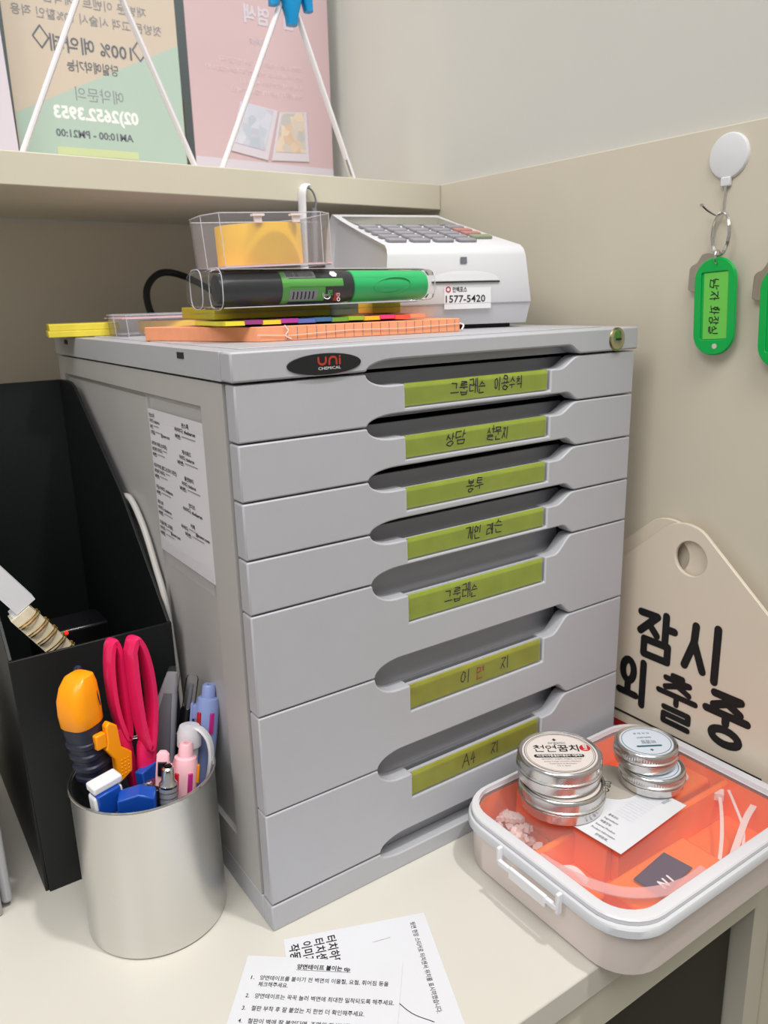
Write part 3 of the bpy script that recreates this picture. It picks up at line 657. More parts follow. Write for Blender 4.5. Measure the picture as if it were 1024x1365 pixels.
for x, y, s, wd in ((.0055, -.0160, '1.', 2), (.0105, -.0160, '양면테이프를 붙이기 전 벽면의 이물질, 요철, 휘어짐 등을', 71), (.0105, -.0203, '체크해주세요.', 16.5),
    (.0055, -.0278, '2.', 2), (.0105, -.0278, '양면테이프는 꾹꾹 눌러 벽면에 최대한 밀착되도록 해주세요.', 75), (.0055, -.0355, '3.', 2), (.0105, -.0355, '철판 부착 후 잘 붙었는 지 한번 더 확인해주세요.', 60),
    (.0055, -.0432, '4.', 2), (.0105, -.0432, '철판이 벽에 잘 붙었다면, 조명의 자석부를 맞춰', 60), (.0105, -.0475, '부착해주세요.', 17)):
    T(tx, s, .0034, tm, x=x, y=y, width=wd * .001, bold=.012)
obj('printed_text', tx, M['ink'], n1, flat=True)
# ================================================================= CLEAR LID BOX
bx = thing('storage_box', 'white plastic box with clear lid and orange tray at the desk edge', 'storage box', (0, 0, 0))
X0, X1, Y1_, Y0_ = .1320, .3085, -.0095, -.1505
def rl(d, z, r): return [(x, y, z) for x, y in rrect(X0 - d, X1 + d, Y0_ - d, Y1_ + d * .4, r, 8)]
bb = B(); skin(bb, [rl(-.0030, 0.0004, .024), rl(-.0010, .0018, .026), rl(.0008, .034, .027), rl(-.0008, .034, .0255), rl(-.0030, .003, .024)])
obj('tub', bb, M['boxw'], bx, angle=50)
# lid: rim + window
lr = B()
def rr3(d, z, r): return rl(d, z, r)
skin(lr, [rr3(.0012, .0345, .0275), rr3(.0016, .0392, .0275), rr3(.0010, .0400, .0275), rr3(-.0048, .0404, .022), rr3(-.0054, .0402, .022), rr3(-.0060, .0372, .020), rr3(-.0070, .0370, .019)], cap0=False, cap1=False)
obj('lid_rim', lr, M['rimclear'], bx, angle=35)
lr = B(); skin(lr, [rr3(.0012, .0300, .0275), rr3(.0036, .0300, .029), rr3(.0042, .0308, .029), rr3(.0040, .0352, .029), rr3(.0034, .0362, .029), rr3(.0015, .0364, .0275)], cap0=False, cap1=False)
obj('lid_skirt', lr, M['skirt'], bx, angle=35)
wn = B(); skin(wn, [rr3(-.0070, .0372, .0195), rr3(-.0070, .0378, .0195)])
obj('lid_window', wn, F_lid, bx, flat=True)
# latch on the left side
lt_ = B(); lt_.box(X0 - .0085, X0 - .0040, -.104, -.101, .0200, .0350); lt_.box(X0 - .0085, X0 - .0040, -.058, -.055, .0290, .0350)
lt_ = B(); lt_.box(X0 - .0078, X0 - .0040, -.1075, -.1050, .0235, .0370); lt_.box(X0 - .0078, X0 - .0040, -.0590, -.0565, .0265, .0370); lt_.box(X0 - .0082, X0 - .0055, -.1060, -.0580, .0255, .0290)
lt_.box(X0 - .0086, X0 - .0060, -.098, -.068, .0225, .0300)
obj('latch', lt_, M['white'], bx, bevel=.0006)
# orange tray with dividers
tr = B(); skin(tr, [rl(-.0060, .0050, .022), rl(-.0045, .0335, .024), rl(-.0065, .0340, .022), rl(-.0090, .0080, .018)], cap1=True)
obj('orange_tray', tr, M['orange'], bx, angle=50)
dv_ = B()
dv_.prism([(-.0990, .008), (-.0915, .008), (-.0928, .032), (-.0942, .0335), (-.0962, .0335), (-.0976, .032)], .186, X1 - .0070, 'x')
dv_.prism([(.1790, .008), (.1865, .008), (.1852, .032), (.1838, .0335), (.1818, .0335), (.1804, .032)], -.0940, Y1_ - .0065, 'y')
dv_.prism([(-.0700, .008), (-.0635, .008), (-.0645, .028), (-.0660, .029), (-.0675, .029), (-.0690, .028)], X0 + .0070, .1800, 'x')
obj('tray_divider', dv_, M['orange'], bx, bevel=.0008)
# contents
rnd = random.Random(3)
for i in range(30):
    a = rnd.uniform(0, 2 * PI); r = rnd.uniform(0, 1) ** .5
    x = .1590 + .0105 * r * math.cos(a); y = -.0370 + .018 * r * math.sin(a); z = .0205 + .009 * (1 - r) + rnd.uniform(-.001, .002)
    if i < 14: z -= .006
    q = B(); s = rnd.uniform(.0026, .0034)
    q.prism([(-s, -s), (s, -s), (s, s * .4), (s * .4, s * .4), (s * .4, s), (-s * .3, s), (-s * .3, s * .2), (-s, s * .2)], -.0016, .0016, 'z')
    mm = Matrix.Translation((x, y, z)) @ Matrix.Rotation(rnd.uniform(0, 6), 4, 'Z') @ Matrix.Rotation(rnd.uniform(-.9, .9), 4, 'X')
    o = obj('cable_clip', q, M['frost'], bevel=0); o.matrix_world = mm
    tag(o, 'tiny white plastic clip heaped in the tray corner under the lid', 'clip', 'white plastic clips in the orange tray')
# slope of the tray under the clips
ts = B(); ts.prism([(X0 + .0075, .008), (.1775, .008), (.1775, .0125), (X0 + .0075, .0165)], -.0640, Y1_ - .0100, 'y')
obj('tray_step', ts, M['orange'], bx)
# two frosted rounded strips
for (cx, cy, an, lab) in ((.2905, -.0560, .15, 'frosted rounded plastic tab farther from the tray divider'), (.2890, -.0700, .15, 'frosted rounded plastic tab nearer to the tray divider')):
    t = B(); t.prism([(x - .017, y) for x, y in rrect(-.045, .017, -.0068, .0068, .0067, 8)], 0, .0010, 'z')
    o = obj('rounded_tab', t, M['frost'], flat=True); o.matrix_world = Matrix.Translation((cx, cy, .0305)) @ Matrix.Rotation(an, 4, 'Z')
    tag(o, lab, 'plastic tab')
tp_ = B(); tp_.box(.2300, .3000, -.0850, -.045, .008, .0300); obj('tray_block', tp_, M['orange'], bx, bevel=.003)
# zip ties
def ribbon(pts, w, th, m, name, label, cat, group=None, head=None):
    b = B(); P = bez(pts, 40); L = []
    for i, p in enumerate(P):
        a = P[max(0, i - 1)]; c = P[min(len(P) - 1, i + 1)]; t = (c - a).normalized(); n = Vector((-t.y, t.x, 0)).normalized() * w
        L.append([p + n, p - n, p - n + Vector((0, 0, th)), p + n + Vector((0, 0, th))])
    skin(b, L)
    if head: b.box(-.0035, .0035, -.003, .003, -.002, .003, Matrix.Translation(head) @ Matrix.Rotation(.6, 4, 'Z'))
    return tag(obj(name, b, m), label, cat, group)
ribbon([(.2875, -.1000, .028), (.2760, -.1090, .027), (.2570, -.1220, .024), (.2380, -.1330, .020), (.2260, -.1385, .018)], .0011, .0008, M['frost'], 'cable_tie', 'pale zip tie with square head in the right of the tray', 'cable tie', None, (.2890, -.0985, .028))
ribbon([(.2950, -.1200, .029), (.2800, -.1240, .028), (.2600, -.1310, .024), (.2350, -.1400, .018)], .0020, .0008, M['frost'], 'cable_tie', 'wide pale zip tie along the front wall of the tray', 'cable tie')
ribbon([(.2960, -.1010, .030), (.2860, -.1120, .029), (.2720, -.1270, .026), (.2550, -.1380, .020)], .0009, .0007, M['frost'], 'cable_tie', 'thin pale zip tie crossing the wide one', 'cable tie')
# curved clear band at front left
ribbon([(.1440, -.0720, .0305), (.1465, -.0900, .0305), (.1530, -.1080, .030), (.1630, -.1230, .030), (.1780, -.1330, .030), (.1970, -.1385, .030), (.2160, -.1385, .030)], .0042, .0007, film('pink_clear_band', haze=.45, hazec=(236, 190, 190)), 'clear_band', 'curved clear plastic band inside the front of the tray', 'plastic band')
ribbon([(.1470, -.0780, .0200), (.1500, -.0850, .0270), (.1540, -.0920, .0290), (.1570, -.1000, .0240)], .0030, .0006, M['frost'], 'film_scrap', 'crumpled clear film scrap left of the tray divider', 'film scrap')
pk = thing('navy_packet', 'dark navy packet with white lettering at the front of the tray', 'packet', mx=frame((.1830, -.1330, .0240), (math.cos(.12), math.sin(.12), .0), (-math.sin(.12), math.cos(.12), 0)))
obj('packet', B().box(0, .034, 0, .0190, 0, .0012), M['clay'], pk, bevel=.0004)
tx = B(); strokes(tx, [[(.004, .002), (.0055, .0075), (.0080, .0015), (.0098, .0070)], [(.0125, .0015), (.0140, .0065)]], Matrix.Translation((.002, 0, .0014)), .0007)
obj('printed_letters', tx, M['whiteink'], pk, flat=True)
ts = B(); ts.box(.165, .240, Y0_ + .0095, -.105, .008, .0225); obj('tray_block', ts, M['orange'], bx, bevel=.002)
# card on the lid
ca = math.radians(4.5)
cd_ = thing('product_card', 'white product information card under the tins on the lid', 'card', mx=frame((.1752, -.1085, .0407), (math.cos(ca), math.sin(ca), 0), (-math.sin(ca), math.cos(ca), 0)))
obj('card', B().box(0, .0705, 0, .0600, 0, .0003), M['paper'], cd_)
kr = B(); kr.lathe([(0, .0006), (.0195, .0006), (.0195, .0004)], 40, Matrix.Translation((.0560, .0470, 0))); obj('round_sticker', kr, M['kraft'], cd_)
tx = B(); tm2 = Matrix.Translation((0, 0, .0007)); T(tx, 'Oatl', .010, tm2, x=.0440, y=.0400, width=.013, rot=math.radians(28)); obj('handwriting', tx, M['ink'], cd_, flat=True)
tx = B(); tm2 = Matrix.Translation((0, 0, .0005))
for i, (s, wd) in enumerate((('판매원료,', 9), ('Product Information', 17), ('Internal Product', 14), ('제품정보', 8), ('Ingredient', 10), ('품목코드', 7))):
    T(tx, s, .0026, tm2, x=.0030 + i * .0044, y=.0270 if i else .021, width=wd * .001, rot=-PI / 2, bold=.01)
for i in range(14): T(tx, '|' * 2, .002, tm2, x=.0, y=0) if False else None
T(tx, '2020.', .0030, tm2, x=.0680, y=.0110, width=.008, rot=PI * .95)
obj('printed_text', tx, M['greyink'], cd_, flat=True)
tx = B()
for i in range(12): strokes(tx, [[(.030 + i * .0030, .012), (.030 + i * .0030, .0260)]], tm2, .00012, 4)
obj('printed_lines', tx, M['sky'], cd_, flat=True)
# tins
def tin(name, label, cx, cy, z, r, h, paper, m_, group=None, txt=None, rot=0):
    t = thing(name, label, 'tin', (cx, cy, z), 0, group)
    hs = h * .50
    obj('tin_base', B().lathe([(0, 0), (r - .0025, 0), (r - .0008, .0012), (r - .0006, hs - .0018), (r + .0004, hs - .0012), (r + .0004, hs - .0004), (r - .0008, hs)], 96), m_, t, angle=50)
    obj('screw_lid', B().lathe([(r - .0012, hs + .0002), (r + .0003, hs + .0004), (r + .0003, hs + .0012), (r - .0002, hs + .0018), (r - .0002, h - .0022), (r - .0005, h - .0008), (r - .0014, h), (r - .0024, h - .0002), (r - .0030, h - .0008), (0, h - .0008)], 150, knurl=(3, 4)), m_, t, angle=50)
    if paper:
        lb = obj('round_label', B().lathe([(0, h - .00055), (r - .0034, h - .00055), (r - .0034, h - .0008)], 64), paper, t)
        R4 = Matrix.Translation((0, 0, h - .00055 + EPS)) @ Matrix.Rotation(rot, 4, 'Z')
        b1 = B(); ring(b1, [((r - .0046) * math.cos(a * PI / 32), (r - .0046) * math.sin(a * PI / 32)) for a in range(64)], [((r - .0050) * math.cos(a * PI / 32), (r - .0050) * math.sin(a * PI / 32)) for a in range(64)], -.00005, 0, R4)
        if txt == 'big':
            ring(b1, [((r - .0058) * math.cos(a * PI / 32), (r - .0058) * math.sin(a * PI / 32)) for a in range(64)], [((r - .0060) * math.cos(a * PI / 32), (r - .0060) * math.sin(a * PI / 32)) for a in range(64)], -.00005, 0, R4)
            T(b1, '✚', .0040, R4, x=-.001, y=.0135, width=.0026, align='c'); 
            hand(b1, '천연', R4, -.0160, .0012, .0066, .0070, w=.00035, gap=1.20, jit=.02, slant=0)
            T(b1, '꿈치', .0085, R4, x=-.0005, y=.0016, width=.0135, bold=.02)
            b1.prism(rrect(-.0170, .0150, -.0058, -.0022, .0017, 5), -.00005, 0, 'z', R4)
            obj('printed_text', b1, M['ink'], lb, flat=True)
            b2 = B(); T(b2, 'organic', .0048, R4, x=0, y=.0098, width=.0115, align='c')
            for i, (s, wd) in enumerate((('쉐어버터, 오렌지, 라벤더, 만다린', 25), ('Sweet orange, Lavender, Mandarin', 23), ('Frankincense oil, Shea butter', 17), ('12 x 5ml', 8))): T(b2, s, .0018, R4, x=0, y=-.0083 - i * .0025, width=wd * .001, align='c')
            obj('printed_text', b2, M['greyink'], lb, flat=True)
            b3 = B(); T(b3, '겨드랑이/무릎/팔꿈치/발꿈치 각질케어', .0028, R4 @ Matrix.Translation((0, 0, EPS)), x=-.001, y=-.0050, width=.0290, align='c', bold=.015)
            obj('printed_text', b3, M['whiteink'], lb, flat=True)
            b4 = B(); b4.lathe([(0, .0001), (.0036, .0001), (.0036, -.0001)], 24, R4 @ Matrix.Translation((.0172, .0048, 0))); obj('red_seal', b4, M['red'], lb)
            b5 = B(); T(b5, '원', .0034, R4 @ Matrix.Translation((0, 0, .00025)), x=.0172, y=.0050, align='c', bold=.02); T(b5, '고', .0034, R4 @ Matrix.Translation((0, 0, .00025)), x=.0172, y=.0020, align='c', bold=.02)
            obj('printed_text', b5, M['whiteink'], lb, flat=True)
        if txt == 'small':
            T(b1, '✚', .0034, R4, x=0, y=.0095, width=.0024, align='c')
            T(b1, '비염밤', .0050, R4, x=-.001, y=-.0008, width=.0095, align='c')
            b1.prism(rrect(-.0085, .0085, .0050, .0068, .0008, 4), -.00005, 0, 'z', R4)
            T(b1, 'NASAL BALM', .0024, R4, x=0, y=-.0052, width=.0095, align='c')
            T(b1, '천 연 원 료', .0020, R4, x=0, y=-.0105, width=.0110, align='c')
            obj('printed_text', b1, M['teal'], lb, flat=True)
    return t
tin('aluminium_tin', 'lower of the two large round aluminium tins', .1850, -.0520, .0408, .0276, .0170, M['cream'], M['tin'])
tin('aluminium_tin', 'upper large tin with cream label and red seal', .1858, -.0485, .0579, .0272, .0172, M['cream'], M['tin'], None, 'big', math.radians(-36))
tin('aluminium_tin', 'lower of the two small round aluminium tins', .2485, -.0735, .0416, .0213, .0138, M['sky'], M['tin'], None, 'small', 2.5)
tin('aluminium_tin', 'upper small tin with pale blue label of upside down text', .2478, -.0680, .0555, .0207, .0146, M['sky'], M['tin'], None, 'small', math.radians(148))
# ================================================================= SIGN BOARDS
def sign_poly(yc, zt):
    r = .016; sl = .80; pts = [(yc + .100, .0), (yc + .100, zt - .008 - sl * .088)]
    for i in range(13):
        a = math.radians(40 + 100 * i / 12); pts.append((yc + r * 1.35 * math.cos(a), zt - r * 1.0 + r * math.sin(a)))
    pts += [(yc - .100, zt - .008 - sl * .088), (yc - .100, 0)]
    return pts
def sign_board(name, label, yc, zt, xa, xb, hole):
    t = thing(name, label, 'sign', ((xa + xb) / 2, yc, 0)); ox = (xa + xb) / 2
    P = sign_poly(0, zt); n = 48
    # outline and hole as a ring: sample outer polygon radially from the hole centre
    hc = Vector(hole); outer = []; inner = []
    for i in range(96):
        a = 2 * PI * i / 96; d = Vector((math.cos(a), math.sin(a))); best = None
        for k in range(len(P)):
            p, q = Vector(P[k]), Vector(P[(k + 1) % len(P)]); e_ = q - p
            den = d.x * e_.y - d.y * e_.x
            if abs(den) < 1e-9: continue
            w_ = p - hc; tt = (w_.x * e_.y - w_.y * e_.x) / den; s_ = (w_.x * d.y - w_.y * d.x) / den
            if tt > 0 and -1e-6 <= s_ <= 1 + 1e-6 and (best is None or tt < best): best = tt
        outer.append(tuple(hc + d * best)); inner.append(tuple(hc + d * .0128))
    # keep true corners
    for cpt in (P[0], P[1], P[-1], P[-2]):
        k = min(range(96), key=lambda i: (Vector(outer[i]) - Vector(cpt)).length); outer[k] = tuple(cpt)
    b = B(); ring(b, outer, inner, xa - ox, xb - ox, Matrix(((0, 0, 1, 0), (1, 0, 0, 0), (0, 1, 0, 0), (0, 0, 0, 1))))
    return t, obj('board', b, M['sign'], t, bevel=.0005)
sg, sb = sign_board('hanging_sign', 'cream house-shaped sign with black Korean lettering leaning by the wall', -.0365, .2005, .3205, .3235, (-.0055, .1758))
sg2, sb2 = sign_board('hanging_sign', 'cream house-shaped sign mostly hidden behind the lettered one', -.0190, .1995, .3255, .3285, (-.0055, .1735))
sm = frame((-.0016 - EPS, 0, 0), (0, -1, 0), (0, 0, 1))      # x right (towards -y), y up
def put_syl(b, ch, x0, x1, z0, z1, w):
    if ch == '출': w *= .78; z0 -= .001; z1 += .001
    st = [[(x0 + (x1 - x0) * p[0], z0 + (z1 - z0) * p[1]) for p in s] for s in syl(ch)]
    strokes(b, st, sm, w, 14)
yo = -.0365
sy = B()
for ch, ya, yb, z0, z1 in (('잠', .0000, -.0355, .0905, .1265), ('시', -.0400, -.0755, .0905, .1305), ('외', .0155, -.0145, .0465, .0820), ('출', -.0215, -.0570, .0440, .0800), ('중', -.0620, -.0975, .0465, .0830)):
    put_syl(sy, ch, -(ya - yo) + .002, -(yb - yo) - .002, z0, z1, .0031)
sy.box(-.0545, .0735, .0322, .0340, 0, .00002, sm)
obj('printed_text', sy, M['ink'], sb, flat=True)
rs = B(); rs.box(-.075, .0735, .018, .0245, 0, .00002, sm); obj('red_stripe', rs, M['red'], sb, flat=True)
# ================================================================= HOOKS AND KEY TAGS
def hook_set(y, z, lab, lab2, lab3, full=True):
    h = thing('wall_hook', lab, 'hook', (XW, y, z))
    mxh = Matrix.Rotation(-PI / 2, 4, 'Y')
    obj('hook_plate', B().lathe([(.0137, 0), (.0137, .0012), (.0130, .0022), (.0108, .0028), (0, .0030)], 56, mxh), M['white'], h)
    obj('hook_neck', B().box(-.0034, -.0002, -.0032, .0032, -.0180, -.0125), M['white'], h, bevel=.0006)
    obj('hook_wire', B().tube(bez([(-.0018, 0, -.0175), (-.0018, .0003, -.0260), (-.0022, .0008, -.0335), (-.0050, .0030, -.0350), (-.0090, .0060, -.0325), (-.0125, .0085, -.0290)], 30), .00075, 8), M['chrome'], h)
    obj('hook_tip', B().lathe([(0, -.0012), (.0012, -.0006), (.0012, .0006), (0, .0012)], 12, Matrix.Translation((-.0128, .0087, -.0287))), M['chrome'], h)
    t = thing('key_tag', lab2, 'key tag', (XW - .0085, y - .0015, z - .0345))
    ringc = Vector((.0010, -.0010, -.0125))
    for dx in (0, .0012):
        obj('split_ring', B().tube([ringc + Vector((dx + .0040 * math.cos(a * PI / 16), .0085 * math.cos(a * PI / 16), .0130 * math.sin(a * PI / 16))) for a in range(32)], .0008, 8, closed=True), M['chrome'], t)
    # tag body: rounded slab with window, in y-z, tilted a little
    tm_ = Matrix.Translation((.0015, 0, -.0265)) @ Matrix.Rotation(math.radians(-3), 4, 'X') @ frame((0, 0, 0), (0, -1, 0), (0, 0, 1))
    P = rrect(-.0148, .0148, -.0620, .0, .0140, 8)
    b = B(); b.prism(P, 0, .0014, 'z', tm_); b2 = B()
    ring(b, [(x * .985, y_ * .985 - .0005) for x, y_ in P], [(x, y_) for x, y_ in rrect(-.0098, .0098, -.0520, -.0090, .0015, 8)], .0014, .0024, tm_)
    body = obj('tag_body', b, M['tag'], t, bevel=.0003)
    obj('tag_hole', B().lathe([(0, .0001), (.0017, .0001), (.0017, -.0001)], 20, tm_ @ Matrix.Translation((.0015, -.0562, .0025))), M['beige'], t)
    obj('name_card', B().box(-.0078, .0098, -.0515, -.0095, .00145, .0018, tm_), M['taglabel'], t)
    tx = B(); tmm = tm_ @ Matrix.Translation((0, 0, .0018 + EPS)) @ Matrix.Rotation(-PI / 2, 4, 'Z')
    hand(tx, '남자', tmm, .0128, -.0030, .0068, .0068, w=.0003, gap=1.15); hand(tx, '화장실', tmm, .0300, -.0030, .0058, .0070, w=.0003, gap=1.10)
    obj('handwriting', tx, M['ink'], t, flat=True)
    obj('small_ring', B().tube([(-.0014 + .003 * math.cos(a * PI / 8), -.0020, -.0265 + .0042 * math.sin(a * PI / 8)) for a in range(16)], .00055, 6, closed=True), M['chrome'], t)
    k = thing('key', lab3, 'key', (XW - .0042, y + .0062, z - .0580))
    kb = B(); kP = [(.0, .0005), (.0050, -.0005), (.0085, -.0060), (.0125, -.0075), (.0138, -.0100), (.0138, -.0230), (.0105, -.0245), (-.0105, -.0245), (-.0138, -.0230), (-.0138, -.0100), (-.0125, -.0075), (-.0085, -.0060), (-.0050, -.0005)]
    kb.prism([(p[0], p[1]) for p in kP], -.0009, .0009, 'z', frame((0, 0, 0), (0, -1, 0), (0, 0, 1)))
    obj('key_bow', kb, M['steel'], k, bevel=.0004)
    b = B(); b.box(-.0007, .0007, -.004, .004, -.048, -.0245); obj('key_blade', b, M['steel'], k)
hook_set(-.0410, .4412, 'white round adhesive wall hook fully in view', 'green key tag with handwritten label on the nearer hook', 'steel key behind the fully visible green tag')
hook_set(-.0875, .4350, 'white round wall hook at the right edge', 'green key tag cut off by the right edge', 'steel key behind the cut off green tag')
# ================================================================= ON THE CHEST
ZL = .3375
# orange grid notepad
on_ = thing('sticky_notes', 'salmon pink sticky note block with grid edge under the marker', 'sticky notes', mx=frame((.0470, .0650, ZL), (.9985, -.055 * 1.0, 0), (.055, .9985, 0)))
def rnd_poly(P, r=.003):
    o = []
    for i, p in enumerate(P):
        p = Vector(p); a = (Vector(P[i - 1]) - p).normalized() * r; c = (Vector(P[(i + 1) % len(P)]) - p).normalized() * r
        for t in (0, .25, .5, .75, 1): o.append(tuple(p + a * (1 - t) ** 2 + c * t ** 2))
    return o
obj('note_block', B().prism(rnd_poly([(0, 0), (.1450, 0), (.1490, .082), (-.0415, .093)]), 0, .0085, 'z'), M['salmon'], on_, bevel=.0004)
gl = B()
for i in range(20): gl.box(.018 + i * .0064, .0183 + i * .0064, -.0001, 0, .0006, .0082)
obj('grid_line', gl, M['greyink'], on_)
wp = B(); wp.tube([(-.001, -.0006, .004), (.02, -.0008, .0030), (.06, -.0006, .0045), (.10, -.0008, .0040), (.1455, -.0006, .0052)], .00016, 6); wp.tube(bez([(.1455, 0, .001), (.1485, .002, .004), (.1470, .006, .005), (.1500, .010, .003)], 12), .0006, 6); wp.tube(bez([(.016, -.001, .009), (.018, -.0015, .006), (.0165, -.001, .003), (.020, -.001, .001)], 12), .0004, 6)
obj('wrap_edge', wp, M['frost'], on_)
# rainbow flags in clear sleeve
fl = thing('page_flags', 'rainbow coloured page flags in a clear sleeve on the salmon block', 'sticky flags', mx=frame((.0300, .0800, ZL + .0094), (.9985, -.055, 0), (.055, .9985, 0)))
cols = [(236, 220, 60), (150, 60, 130), (232, 214, 60), (170, 60, 160), (90, 110, 190), (60, 110, 160), (110, 160, 60), (150, 190, 50), (232, 190, 40), (226, 60, 120), (236, 90, 70), (242, 150, 110)]
for i, c in enumerate(cols):
    obj('flag_strip', B().box(i * .0114, i * .0114 + .0118, -.009, .045, .0002 + (i % 2) * .0004, .0026 + (i % 2) * .0004), mat('flag_%d' % i, c, .6), fl)
obj('clear_sleeve', B().box(-.003, .136, -.003, .049, .0, .0034), F_clear, fl)
# olive pad under the marker
op = thing('sticky_notes', 'olive yellow note pad between page flags and marker pack', 'sticky notes', mx=frame((.0300, .0880, ZL + .0130), (.9985, -.055, 0), (.055, .9985, 0)))
obj('note_block', B().box(0, .0770, 0, .06, 0, .0072), M['olivenote'], op, bevel=.0006)
wp_ = thing('sticky_notes', 'white rounded note pad right of the olive pad', 'sticky notes', mx=frame((.1078, .0835, ZL + .0130), (.9985, -.055, 0), (.055, .9985, 0)))
obj('note_block', B().prism(rrect(0, .0210, 0, .06, .004, 4), 0, .0070, 'z'), M['paper'], wp_, bevel=.0006)
yp = thing('sticky_notes', 'yellow note pad at the right under the green marker cap', 'sticky notes', mx=frame((.1420, .0880, ZL + .0130), (.9985, -.055, 0), (.055, .9985, 0)))
obj('note_block', B().box(0, .022, 0, .05, 0, .0068), M['yel2'], yp, bevel=.0006)
# marker in blister
mk = thing('marker_pack', 'green capped black marker in a clear blister pack', 'marker', mx=frame((.0090, .0820, ZL + .0300), (.9985, -.055, .004), (.055, .9985, 0)))
Xr = Matrix.Rotation(PI / 2, 4, 'Y')
obj('barrel', B().lathe([(0, .020), (.0080, .0205), (.0092, .024), (.0094, .030), (.0098, .075), (.0098, .100), (.0090, .107), (.0080, .109)], 40, Xr), M['navyb'], mk)
obj('cap', B().lathe([(.0080, .106), (.0096, .107), (.0092, .160), (.0086, .1620), (0, .1622)], 40, Xr), M['mgreen'], mk)
ov = B(); ov.tube([(.134 + .0135 * math.cos(a * PI / 16), -.0094 + .0006 * abs(math.sin(a * PI / 16)), .0048 * math.sin(a * PI / 16) + .0012 * math.cos(a * PI / 16)) for a in range(32)], .00045, 6, closed=True); obj('cap_oval', ov, M['mgreen'], mk)
def wrap(b, u0, u1, a0, a1, r, n=10):
    """patch on the barrel: along x from u0..u1, around from a0..a1 (0 = facing front, up positive)"""
    v = []; f = []
    for i in range(n + 1):
        a = a0 + (a1 - a0) * i / n
        for x in (u0, u1): v.append((x, -r * math.cos(a), r * math.sin(a)))
    for i in range(n): f.append((2 * i, 2 * i + 1, 2 * i + 3, 2 * i + 2))
    b.add(v, f)
g_ = B(); wrap(g_, .058, .0625, -1.3, 1.3, .0100); wrap(g_, .058, .086, -.95, .0, .0100); wrap(g_, .0625, .0985, .02, .50, .01000); obj('label_print', g_, M['dgreen'], mk, flat=True)
g_ = B(); wrap(g_, .0605, .0805, .55, 1.2, .01004); wrap(g_, .0625, .0810, -.85, -.15, .01008); obj('label_panel', g_, M['paleink'], mk, flat=True)
g_ = B()
rb_ = random.Random(5); x = .0615
while x < .079:
    w_ = rb_.choice((.0002, .0003, .0006)); wrap(g_, x, x + w_, .62, 1.15, .01010, 4); x += w_ + rb_.choice((.0003, .0004))
for i in range(6): wrap(g_, .0645 + i * .0026, .0655 + i * .0026, -.75, -.25, .01014, 3)
obj('barcode', g_, M['ink'], mk, flat=True)
g_ = B(); wrap(g_, .0925, .0962, -1.0, -.35, .01012); obj('label_red', g_, M['red'], mk, flat=True)
g_ = B(); T(g_, 'BL', .0042, frame((.0875, -.0103, -.0020), (0, 0, -1), (1, 0, 0)), x=0, y=0, bold=.02)
obj('label_letters', g_, M['dgreen'], mk, flat=True)
g_ = B(); T(g_, 'DO', .0032, frame((.0932, -.0103, -.0040), (0, 0, -1), (1, 0, 0)), x=0, y=0, bold=.02); obj('label_letters', g_, M['whiteink'], mk, flat=True)
g_ = B(); ring(g_, [(.0026 * math.cos(a * PI / 12), .0026 * math.sin(a * PI / 12)) for a in range(24)], [(.0021 * math.cos(a * PI / 12), .0021 * math.sin(a * PI / 12)) for a in range(24)], 0, .0001, frame((.0865, -.0098, -.0050), (1, 0, 0), (0, .45, 1))); T(g_, 'EM', .0024, frame((.0865, -.0099, -.0058), (1, 0, 0), (0, .45, 1)), align='c')
g_.lathe([(0, .0001), (.0026, .0001)], 6, frame((.093, -.0070, .0073), (1, 0, 0), (0, .7, .7))); obj('label_mark', g_, M['whiteink'], mk, flat=True)
bl_ = B()
bl_.loft([(.006, 0, 0, .0080, .009), (.009, 0, 0, .0108, .0104), (.020, 0, 0, .0115, .0112), (.0208, 0, 0, .0104, .0108), (.110, 0, 0, .0108, .0112), (.155, 0, 0, .0108, .0112), (.166, 0, 0, .0096, .0104), (.1695, 0, 0, .006, .007)], 28, 3.2, Xr)
obj('blister', bl_, F_blister, mk, angle=30)
eb = B()
for x_, hx, hy in ((.009, .0108, .0104), (.0206, .0115, .0112), (.166, .0096, .0104)):
    eb.tube([(x_, hy * math.copysign(abs(math.sin(a * PI / 16)) ** .62, math.sin(a * PI / 16)), hx * math.copysign(abs(math.cos(a * PI / 16)) ** .62, math.cos(a * PI / 16))) for a in range(32)], .00032, 6, closed=True)
eb.tube([(.0206, -.0112, -.0105), (.10, -.0113, -.0102), (.155, -.0112, -.0100)], .0003, 6); eb.tube([(.0206, -.0104, .0108), (.10, -.0104, .0104), (.155, -.0102, .0100)], .0003, 6)
obj('blister_edge', eb, M['edge'], mk)
obj('backing_card', B().box(.004, .172, -.0135, .0155, -.0135, -.0130), F_clear, mk)
